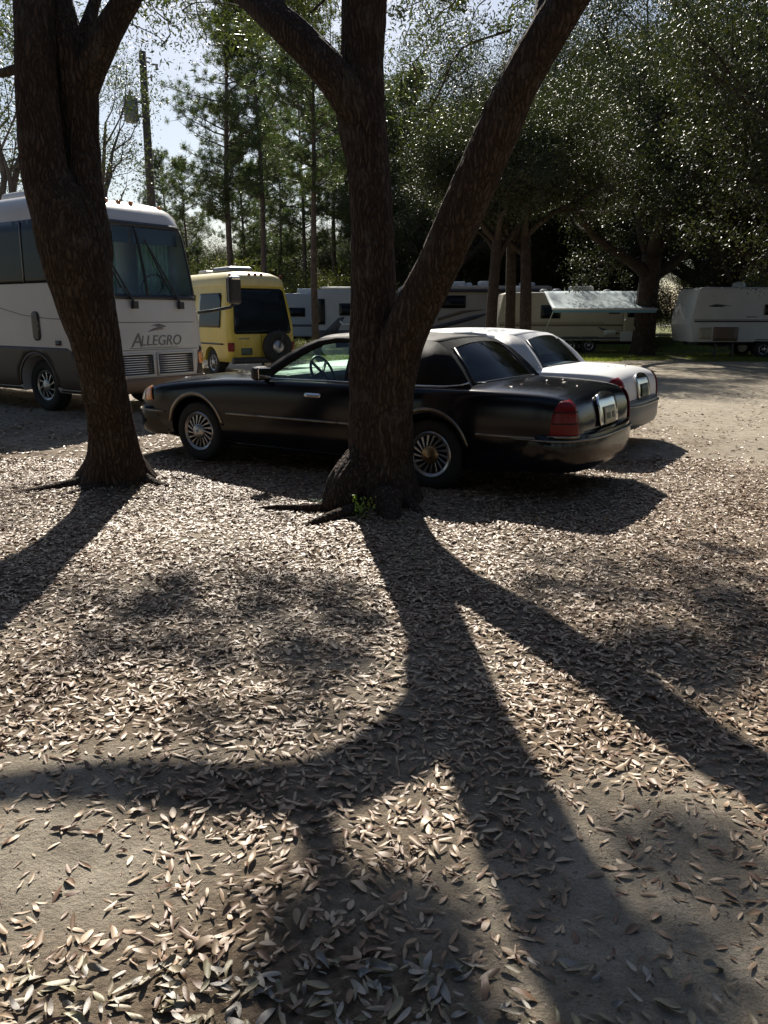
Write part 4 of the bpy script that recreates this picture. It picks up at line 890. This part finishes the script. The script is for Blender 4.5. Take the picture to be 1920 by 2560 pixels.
# cab interior seen through the glass
boxo('dash', 'cabin_dark', mh, (-.55, 0, 1.93), (.5, 2.0, .08), .02)
boxo('sun_visor', 'visor_blue', mh, (-.48, -.52, 2.93), (.03, .95, .26), .01); boxo('sun_visor', 'visor_blue', mh, (-.48, .52, 2.93), (.03, .95, .26), .01)
for y0, y1, zt in ((.30, 1.0, 3.0), (-1.0, -.15, 3.0)):
    v = []; nn = 40
    for i in range(nn+1):
        y_ = y0+(y1-y0)*i/nn; x_ = -.72+.035*math.sin(i*1.25)+.01*math.sin(i*.5); v += [(x_, y_, 1.95), (x_, y_, zt)]
    MB().add(v, [(2*i, 2*i+2, 2*i+3, 2*i+1) for i in range(nn)]).build('curtain', 'curtain', mh, smooth=True)
q0 = Vector((-.62, .52, 2.12)); MB().tube([q0+Vector((.09*math.cos(a), .23*math.sin(a), .19*math.cos(a))) for a in np.linspace(0, 6.283, 29)], .016, 8, cap=False).build('steering_wheel', 'plastic_black', mh, smooth=True)
for s, base in ((1, .62), (-1, -.35)):
    MB().tube([(-.02, base, 1.80), (-.075, base-.05, 1.95), (-.24, base-.42, 2.72)], [.022, .016, .012], 6).box((-.02, base, 1.78), (.08, .09, .12)).build('wiper', 'plastic_black', mh)
    MB().tube([(-.09+.0, base-.20, 2.05), (-.26, base-.50, 2.86)], .016, 5).build('wiper_blade', 'plastic_black', mh)
# front panel: seams, grille openings, lamps, bumper
patch('panel_seam', 'badge_grey', mh, MBV, rect(-.92, .92, 1.492, 1.506), (2, 0, 0), **FR, off=.001, step=.1, thick=.002)
patch('panel_seam', 'badge_grey', mh, MBV, rect(-.92, .92, 1.040, 1.052), (2, 0, 0), **FR, off=.001, step=.1, thick=.002)
for y0, y1 in ((-.80, -.07), (.04, .80)):
    gp = patch('grille', 'cabin_dark', mh, MBV, rect(y0, y1, .64, .97, .03), (2, 0, 0), **FR, off=.003, step=.1, thick=.004)
    for k in range(8): patch('grille_bar', 'chrome', gp, MBV, rect(y0+.02, y1-.02, .665+k*.038, .677+k*.038), (2, 0, 0), **FR, off=.01, step=.15, thick=.008)
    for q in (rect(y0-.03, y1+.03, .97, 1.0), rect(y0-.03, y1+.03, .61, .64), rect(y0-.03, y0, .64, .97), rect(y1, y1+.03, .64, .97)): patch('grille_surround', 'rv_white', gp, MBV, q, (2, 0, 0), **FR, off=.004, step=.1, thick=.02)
for s in (1, -1):
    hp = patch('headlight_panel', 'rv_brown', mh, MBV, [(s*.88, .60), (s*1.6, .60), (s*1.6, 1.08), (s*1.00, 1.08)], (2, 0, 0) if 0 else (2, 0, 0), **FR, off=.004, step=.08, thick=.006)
    for z0, m_ in ((.86, 'lamp_clear'), (.68, 'lamp_clear')): patch('headlight', m_, hp, MBV, rect(*sorted((s*1.02, s*1.17)), z0, z0+.12, .02), (2, 0, 0), **FR, off=.014, step=.05, thick=.01)
    dd = Vector((-1, -s*1.0, 0)).normalized(); patch('turn_light', 'lamp_amber', hp, MBV, rect(-.07, .07, .78, .98, .02), Vector((0, s*1.05, 0))-dd*1.0, Vector((-dd.y, dd.x, 0)), (0, 0, 1), dd, off=.014, step=.05, thick=.01)
patch('bumper', 'rv_tan', mh, MBV, rect(-1.18, 1.18, .36, .585, .03), (2, 0, 0), **FR, off=.01, step=.08, thick=.03)
for s in (1, -1):
    Q = dict(U=(1, 0, 0), V=(0, 0, 1), D=(0, -s, 0)); og = (0, s*3, 0)
    # brown skirt round the wheel arch
    arc = [(-1.62+.56*math.cos(a), .44+.56*math.sin(a)) for a in np.linspace(R(5), R(175), 19)]
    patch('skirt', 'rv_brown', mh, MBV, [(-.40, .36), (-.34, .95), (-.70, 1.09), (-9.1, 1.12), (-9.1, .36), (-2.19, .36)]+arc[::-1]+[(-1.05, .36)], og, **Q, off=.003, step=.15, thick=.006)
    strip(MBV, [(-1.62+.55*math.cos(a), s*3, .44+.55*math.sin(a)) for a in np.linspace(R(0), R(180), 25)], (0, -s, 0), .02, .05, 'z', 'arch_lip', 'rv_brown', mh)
    patch('window', 'glass_smoked', mh, MBV, rect(-3.0, -.95, 2.13, 3.13, .08), og, **Q, off=.006, step=.15, thick=.006)
    patch('window_mullion', 'plastic_black', mh, MBV, rect(-1.75, -1.70, 2.15, 3.11), og, **Q, off=.013, step=.2, thick=.006)
    patch('hatch', 'plastic_black', mh, MBV, rect(-1.62, -1.40, 1.20, 1.68, .09), og, **Q, off=.004, step=.06, thick=.012)
    patch('vent', 'plastic_black', mh, MBV, rect(-1.0, -.84, 1.13, 1.21, .02), og, **Q, off=.004, step=.06, thick=.01)
    strip(MBV, [(x_, s*3, z_) for x_, z_ in ((-6, 2.2), (-4, 2.0), (-2.8, 1.78), (-1.9, 1.62), (-1.1, 1.56), (-.6, 1.55))], (0, -s, 0), .004, .014, 'z', 'pinstripe', 'badge_grey', mh)
    wheel(mh, (-1.62, s*.98, .44), s, .44, .27, .26, 10, 'alloy')
# lettering on the nose and the swoosh above it
sq = []
for dx, dy, dz in ((0, 0, 0),): pass
txt = empty('scratch'); 
def nose_text(s_, size, y0, z0):
    me_ = text_mesh(s_, size, .28); ctr = MBV
    for v in me_.vertices:
        y_, z_, d_ = y0+v.co.x, z0+v.co.y, v.co.z
        h = MBV.ray_cast(Vector((2, y_, z_)), Vector((-1, 0, 0))); v.co = (h[0].x+.006+d_ if h[0] else -.03, y_, z_)
    me_.update(); me_.materials.clear(); link('lettering', me_, 'badge_grey', mh)
bpy.data.objects.remove(txt)
nose_text('A', .33, -.37, 1.10); nose_text('LLEGRO', .24, .14, 1.12)
patch('swoosh', 'badge_grey', mh, MBV, [(-.12, 1.34), (.02, 1.40), (.12, 1.42), (.04, 1.44), (-.04, 1.445), (.14, 1.475), (.30, 1.43), (.18, 1.40), (.26, 1.385), (.10, 1.37)], (2, 0, 0), **FR, off=.004, step=.04, thick=.003)
patch('swoosh', 'badge_grey', mh, MBV, rect(-.52, .50, 1.072, 1.082), (2, 0, 0), **FR, off=.004, step=.1, thick=.003)
# clearance lights along the cap, mirrors on arms, roof unit
for y_ in (-.85, -.25, 0, .25, .85):
    h = MBV.ray_cast(Vector((-.72, y_, 5)), Vector((0, 0, -1))); MB().lathe([(0, -.01), (.045, -.01), (.04, .03), (.02, .045), (0, .047)], h[0] if h[0] else (-.7, y_, 3.47), 'Z', 12).build('clearance_light', 'lamp_amber', mh, smooth=True)
for s in (1, -1):
    MB().tube([(-.24, s*1.19, 1.66), (-.02, s*1.40, 1.70), (.20, s*1.60, 1.76), (.24, s*1.64, 1.82)], .03, 8).build('mirror_arm', 'plastic_black', mh, smooth=True)
    mo = boxo('mirror', 'plastic_black', mh, (.24, s*1.66, 2.06), (.16, .25, .50), .06, rz=-s*.2); boxo('mirror_glass', 'mirror_silver', mo, (.155, s*1.66, 2.06), (.01, .20, .44), .02, rz=-s*.2)
    boxo('mirror_cap', 'chrome', mo, (.27, s*1.66, 2.27), (.12, .20, .07), .03, rz=-s*.2)
    patch('pillar_trim', 'plastic_black', mh, MBV, [(-.75, 1.75), (-.58, 1.75), (-.55, 1.95), (-.72, 1.95)], (0, s*3, 0), (1, 0, 0), (0, 0, 1), (0, -s, 0), .004, .06, .01)
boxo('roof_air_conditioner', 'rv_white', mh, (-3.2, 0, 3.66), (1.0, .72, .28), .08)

# ---------------------------------------------------------------- yellow camper van
mat('van_yellow', (.60, .45, .065), .4, var=.18, vscale=2.5, coat=.35); mat('van_cream', (.62, .52, .22), .45, var=.1, coat=.2)
yv = empty('camper_van', (-3.22, 21.98, 0), R(90+37), 'yellow high-roofed camper van with a black rear window and spare wheel', 'van')
VL = [(.42, 5.1, .95, .3, .02), (.50, 5.2, .98, .3, -.02), (.9, 5.2, 1.0, .3, -.02), (1.3, 5.1, .995, .3, .0), (1.9, 4.9, .93, .3, .10), (2.30, 4.5, .865, .3, .19), (2.36, 4.4, .86, .3, .20)]
vb = shell('body', 'van_yellow', yv, VL, 0, .16); c_ = []
for wx in (1.1, 4.2):
    for s in (-1, 1): c_.append(MB().tube([(wx, s*.7, .38), (wx, s*1.2, .38)], .42, 28).build('cutter', None))
vm = carve(vb, c_); vm.shade_smooth(); vm.set_sharp_from_angle(angle=R(35)); VB = bvh_of(vm)
ro = shell('high_roof', 'van_cream', yv, [(2.36, 4.4, .88, .4, .17), (2.42, 4.35, .885, .4, .165), (2.52, 4.25, .86, .4, .19), (2.62, 4.1, .78, .4, .26), (2.70, 3.9, .62, .4, .42), (2.74, 3.7, .42, .3, .65)], 0, .28)
REA = dict(U=(0, -1, 0), V=(0, 0, 1), D=(1, 0, 0))
patch('rear_window', 'glass_smoked', yv, VB, [(-.84, 1.20), (-.80, 1.14), (.80, 1.14), (.86, 1.20), (.74, 2.24), (.66, 2.30), (-.66, 2.30), (-.74, 2.24)], (-2, 0, 0), **REA, off=.008, step=.15, thick=.008)
for s in (1, -1):
    og = (0, s*3, 0); Q = dict(U=(1, 0, 0), V=(0, 0, 1), D=(0, -s, 0))
    patch('side_window', 'glass_smoked', yv, VB, [(.45, 1.30), (1.75, 1.30), (1.85, 1.38), (1.80, 2.18), (.55, 2.18), (.48, 2.1)], og, **Q, off=.008, step=.15, thick=.008)
    patch('side_window', 'glass_smoked', yv, VB, [(2.1, 1.30), (3.3, 1.30), (3.3, 2.15), (2.1, 2.15)], og, **Q, off=.008, step=.15, thick=.008)
    d4 = Vector((1, -s, 0)).normalized(); patch('tail_light', 'lamp_red', yv, VB, rect(-.075, .075, .70, .92, .02), Vector((.02, s*.92, 0))-d4*1, Vector((-d4.y, d4.x, 0)), (0, 0, 1), d4, off=.01, step=.05, thick=.015)
    patch('moulding', 'plastic_black', yv, VB, rect(.3, 3.6, .86, .90), og, **Q, off=.006, step=.2, thick=.012)
    for wx in (1.1, 4.2): wheel(yv, (wx, s*.83, .37), s, .37, .22, .22, 8, 'alloy')
patch('door_seam', 'seam', yv, VB, rect(-.006, .006, .5, 1.14), (-2, .05, 0), **REA, off=.002, step=.2, thick=.003)
patch('licence_plate', 'plate_ink', yv, VB, rect(-.16, .16, .60, .78, .01), (-2, .50, 0), **REA, off=.006, step=.1, thick=.008)
patch('rear_badge', 'badge_grey', yv, VB, rect(-.15, .15, 1.005, 1.035), (-2, .55, 0), **REA, off=.004, step=.1, thick=.005)
boxo('rear_bumper', 'plastic_black', yv, (-.08, 0, .46), (.16, 1.9, .16), .04)
sw = MB().lathe([(.16, -.0), (.19, -.10), (.38, -.11), (.42, -.06), (.425, .04), (.38, .10), (.16, .10)], (-.17, -.34, .80), 'X', 36).build('spare_wheel', 'rubber', yv, smooth=True)
MB().lathe([(0, -.115), (.10, -.11), (.18, -.085), (.19, -.02)], (-.17, -.34, .80), 'X', 28).build('spare_rim', 'alloy', sw, smooth=True)
MB().tube([(-.30, -.34, .80), (-.30, -.44, 1.10), (-.05, -.47, 1.25)], .02, 6).build('spare_bracket', 'plastic_black', sw)
for y_ in (-.75, -.18, 0, .18, .75): MB().lathe([(0, -.03), (.035, -.02), (.04, .02), (.02, .04), (0, .042)], (.30 if abs(y_) < .5 else .28, y_, 2.655 if abs(y_) < .5 else 2.62), 'Z', 10).build('clearance_light', 'lamp_red', yv, smooth=True)
boxo('roof_air_conditioner', 'steel_grey', yv, (1.6, .0, 2.80), (1.1, .75, .20), .09)
boxo('roof_vent', 'rv_white', yv, (2.8, .1, 2.79), (.5, .5, .12), .04)

# ---------------------------------------------------------------- trailers and coaches across the lane
mat('siding_white', (.60, .61, .60), .45, var=.1, vscale=1.5); mat('siding_beige', (.46, .40, .31), .5, var=.1, vscale=1.5); mat('siding_grey', (.34, .36, .40), .5, var=.1, vscale=1.5); mat('siding_taupe', (.38, .33, .29), .5, var=.1, vscale=1.5)
mat('stripe_dark', (.06, .06, .075), .5); mat('stripe_brown', (.16, .11, .08), .5); mat('stripe_red', (.25, .12, .10), .5); leafmat('awning_cloth', (.62, .72, .76), (.62, .72, .76), .6, .5, (1., 1., 1.)); mat('awning_blue', (.16, .34, .44), .6); mat('roof_pale', (.70, .71, .70), .6, var=.1)
mat('glass_sky_reflection', (.12, .24, .34), .08, coat=1.)  # blue of the reflected sky put into the glass colour
def trailer(name, loc, rz, L_, H, zb, side_mat, label, cat, front=0., back=0., windows=(), doors=(), stripes=(), wheels=(), acs=(), vents=(), hatches=(), width=2.4, roof='roof_pale', fr=.06):
    """box-bodied vehicle; x along its length (0 at its left end as seen), near side at y = -width/2"""
    t = empty(name, loc, rz, label, cat); w = width/2; h = H-zb
    lv = [(zb, L_-front*.3, w-.02, fr, back*.35), (zb+.05, L_-front*.2, w, fr, back*.3), (zb+h*.32, L_, w, fr, 0), (zb+h*.45, L_-front*.1, w, fr, back*.05), (H-.25, L_-front*.8, w, fr, back*.55), (H-.08, L_-front*.95, w-.015, fr, back*.7), (H-.02, L_-front-.05, w-.06, fr, back*.75+.06), (H, L_-front-.15, w-.2, fr, back*.75+.2)]
    bo = shell('body', side_mat, t, lv, 0, .05, 4, angle=14); B_ = bvh_of(bo.data)
    Q = dict(U=(1, 0, 0), V=(0, 0, 1), D=(0, 1, 0)); og = (0, -3, 0)
    for a in stripes: patch('stripe', a[-1], t, B_, a[0], og, **Q, off=.004, step=.25, thick=.003)
    for x0, x1, z0, z1 in windows:
        fo = patch('window', 'plastic_black', t, B_, rect(x0, x1, z0, z1, .05), og, **Q, off=.005, step=.3, thick=.02)
        patch('pane', 'glass_smoked', fo, B_, rect(x0+.04, x1-.04, z0+.04, z1-.04, .04), og, **Q, off=.028, step=.3, thick=.004)
    for x0, x1, z0, z1 in doors:
        do = patch('door', side_mat, t, B_, rect(x0, x1, z0, z1, .06), og, **Q, off=.006, step=.3, thick=.018)
        for q in (rect(x0-.02, x0+.01, z0, z1), rect(x1-.01, x1+.02, z0, z1)): patch('door_seam', 'stripe_dark', do, B_, q, og, **Q, off=.004, step=.3, thick=.012)
        patch('door_window', 'glass_smoked', do, B_, rect(x0+.14, x1-.14, z1-.75, z1-.3, .04), og, **Q, off=.03, step=.3, thick=.004)
        patch('handle', 'chrome', do, B_, rect(x0+.04, x0+.10, (z0+z1)/2-.07, (z0+z1)/2+.07, .01), og, **Q, off=.03, step=.1, thick=.02)
    for x0, x1, z0, z1, m_ in hatches: patch('hatch', m_, t, B_, rect(x0, x1, z0, z1, .04), og, **Q, off=.006, step=.3, thick=.014)
    for x_ in wheels:
        for s in (-1, 1): wheel(t, (x_, s*(w-.16), .34), s, .34, .19, .2, 6, 'alloy')
        patch('wheel_well', 'dark_void', t, B_, rect(x_-.42, x_+.42, zb-.0, .74, .0)[:2]+[(x_+.36, .72), (x_-.36, .72)], og, **Q, off=.003, step=.3, thick=.003)
    for x_, y_, a, b_, c in acs: boxo('roof_air_conditioner', 'roof_pale', t, (x_, y_, H+c/2-.02), (a, b_, c), .06)
    for x_, y_, a, c in vents: MB().lathe([(a*.5, H-.03), (a*.5, H+c*.4), (a*.42, H+c*.8), (a*.2, H+c), (0, H+c)], (x_, y_, 0), 'Z', 14).build('roof_vent', 'roof_pale', t, smooth=True)
    boxo('chassis', 'dark_void', t, (L_/2, 0, zb-.06), (L_*.9, width*.75, .14), .01)
    return t, B_
# grey trailer behind the van
trailer('travel_trailer', (-9.2, 44.0, 0), R(2), 5.9, 2.72, .55, 'siding_grey', 'grey-blue trailer half hidden behind the yellow van', 'trailer', 0, .3, windows=((4.25, 5.1, 1.55, 2.0), (1.2, 2.2, 1.5, 2.1)), wheels=(2.4, 3.2),
        acs=((5.1, 0, .9, .7, .28),), stripes=((rect(.2, 5.8, 1.05, 1.16), 'stripe_dark'),))
# motorhome cab left of the middle oak
t_, B_ = trailer('motorhome', (-3.12, 39.5, 0), R(-4), 3.6, 2.78, .45, 'siding_grey', 'grey motorhome with a white roof just left of the middle oak', 'motorhome', .5, .1, windows=((.15, .5, 1.2, 2.35), (1.15, 1.75, 1.6, 2.15)), wheels=(1.6,), roof='roof_pale',
        stripes=(([(.3, .75), (1.0, .75), (1.4, 1.55), (1.1, 1.5), (.8, 1.2)], 'stripe_dark'), (rect(.1, 3.4, .5, .95), 'stripe_dark')))
boxo('roof_cap', 'roof_pale', t_, (1.75, -.2, 2.82), (2.9, 1.9, .12), .05)
MB().tube([(1.2, -1.28, 1.35), (1.35, -1.45, 1.22), (1.7, -1.5, 1.22), (2.1, -1.4, 1.42)], .04, 6).build('mirror_bracket', 'roof_pale', t_, smooth=True)
# dark-striped coach, its windshield painted the blue of reflected sky, glinting between the forked stems
t_, B_ = trailer('motorhome', (.55, 41.5, 0), R(3), 7.6, 3.02, .45, 'siding_taupe', 'taupe coach with dark swoosh stripes seen right of the oak fork', 'motorhome', 0, .35, windows=((2.15, 3.35, 1.95, 2.55), (4.4, 5.4, 1.9, 2.5)), wheels=(1.5, 5.6, 6.3), fr=.2,
        acs=((3.0, 0, .9, .7, .24), (4.6, 0, .9, .7, .26), (6.6, .1, .7, .6, .2)), vents=((2.5, -.3, .4, .2), (3.7, .2, .35, .18)),
        stripes=(([(1.2, .75), (3.9, 1.45), (4.6, 1.75), (3.7, 1.60), (1.2, .95)], 'stripe_dark'), ([(2.0, 1.35), (3.4, 1.75), (4.4, 1.9), (3.2, 1.86), (2.0, 1.50)], 'stripe_brown'), (rect(.6, 7.4, 2.72, 2.86), 'stripe_dark')))
wv = []
for z_, x_ in ((1.35, -.01), (2.1, .12), (2.75, .23)):
    for y_ in np.linspace(-1.08, 1.08, 7): wv.append((x_-.03-.06*(1-(y_/1.1)**2), y_, z_))
wo = MB().add(wv, [(j*7+i, j*7+i+1, (j+1)*7+i+1, (j+1)*7+i) for j in range(2) for i in range(6)]).build('windshield', 'glass_sky_reflection', t_, smooth=True)
patch('cab_window', 'glass_sky_reflection', t_, B_, rect(.08, .68, 1.45, 2.75, .06), (0, -3, 0), (1, 0, 0), (0, 0, 1), (0, 1, 0), .006, .2, .006)
boxo('slide_awning', 'plastic_black', t_, (3.6, -1.28, 2.76), (3.6, .14, .12), .04)
# beige trailer under its open awning
t_, B_ = trailer('travel_trailer', (4.95, 37.2, 0), R(-2), 6.5, 2.58, .52, 'siding_beige', 'beige trailer with an open pale awning beyond the white sedan', 'trailer', .25, .35, windows=((1.84, 2.70, 1.48, 2.05), (4.75, 5.25, 1.68, 2.0)), doors=((5.4, 6.15, .60, 2.28),), wheels=(3.2, 4.0),
        acs=((3.75, 0, 1.0, .7, .30),), vents=((2.1, -.2, .38, .16), (2.7, .1, .45, .18), (4.9, 0, .4, .14), (1.0, .3, .5, .3)), stripes=((rect(.1, 6.3, 1.16, 1.24), 'stripe_brown'), (rect(.1, 4.6, 1.28, 1.31), 'stripe_brown'), ([(4.3, 1.15), (4.9, .98), (5.3, .85), (5.1, .82), (4.5, 1.0)], 'stripe_dark'), (rect(.15, 6.2, .54, .70), 'stripe_dark')), hatches=((4.6, 5.1, .75, 1.0, 'siding_white'),))
boxo('skirt_box', 'siding_white', t_, (5.75, -1.26, .72), (.9, .1, .4), .03)
# its awning: sheet sloping out from the roof edge to a roller, with valance and arms
aw = MB(); v = []; nu_, nv_ = 24, 8
for j in range(nv_+1):
    q = j/nv_
    for i in range(nu_+1):
        u = i/nu_; v.append((1.95+4.1*u, -1.2-2.5*q, 2.62-.76*q-.05*math.sin(math.pi*q)))
f = [(j*(nu_+1)+i, j*(nu_+1)+i+1, (j+1)*(nu_+1)+i+1, (j+1)*(nu_+1)+i) for j in range(nv_) for i in range(nu_)]
ao = aw.add(v, f).build('awning', 'awning_cloth', t_, smooth=True); sd_ = ao.modifiers.new('t', 'SOLIDIFY'); sd_.thickness = .008
boxo('valance', 'awning_blue', ao, (4.0, -3.71, 1.79), (4.1, .012, .14), 0)
MB().tube([(1.92, -3.70, 1.86), (6.08, -3.70, 1.86)], .045, 8).build('roller', 'roof_pale', ao, smooth=True)
for x_ in (2.0, 6.0): MB().tube([(x_, -3.70, 1.86), (x_, -1.24, .80)], .022, 6).build('arm', 'roof_pale', ao)
# white trailer at the right
t_, B_ = trailer('travel_trailer', (11.75, 33.0, 0), R(-2), 9.5, 2.66, .62, 'siding_white', 'white trailer with slanted tail at the right edge of the picture', 'trailer', 0, .38, windows=((2.75, 3.25, 1.62, 2.02),), doors=((3.75, 4.6, .66, 2.36),), wheels=(2.9, 3.6),
        acs=((4.5, 0, 1.2, .7, .30),), vents=((2.05, -.3, .5, .22),), stripes=((rect(.15, 3.6, 1.36, 1.42), 'stripe_dark'), (rect(.15, 3.6, 1.44, 1.46), 'stripe_red'), (rect(2.1, 2.5, 1.54, 1.57), 'stripe_dark'), ([(.6, 1.95), (.9, 2.03), (1.5, 1.98), (1.15, 1.96), (1.3, 1.92), (.8, 1.93)], 'stripe_dark')), hatches=((.35, .85, .72, 1.16, 'siding_beige'), (.90, 1.85, .66, 1.18, 'stripe_brown')))
boxo('rear_step', 'plastic_black', t_, (.25, -.9, .55), (.3, .4, .08), .01)
for x_ in (1.1, 1.75): MB().tube([(x_, -1.0, .55), (x_, -1.0, 0)], .05, 8).build('stabilizer', 'plastic_black', t_)
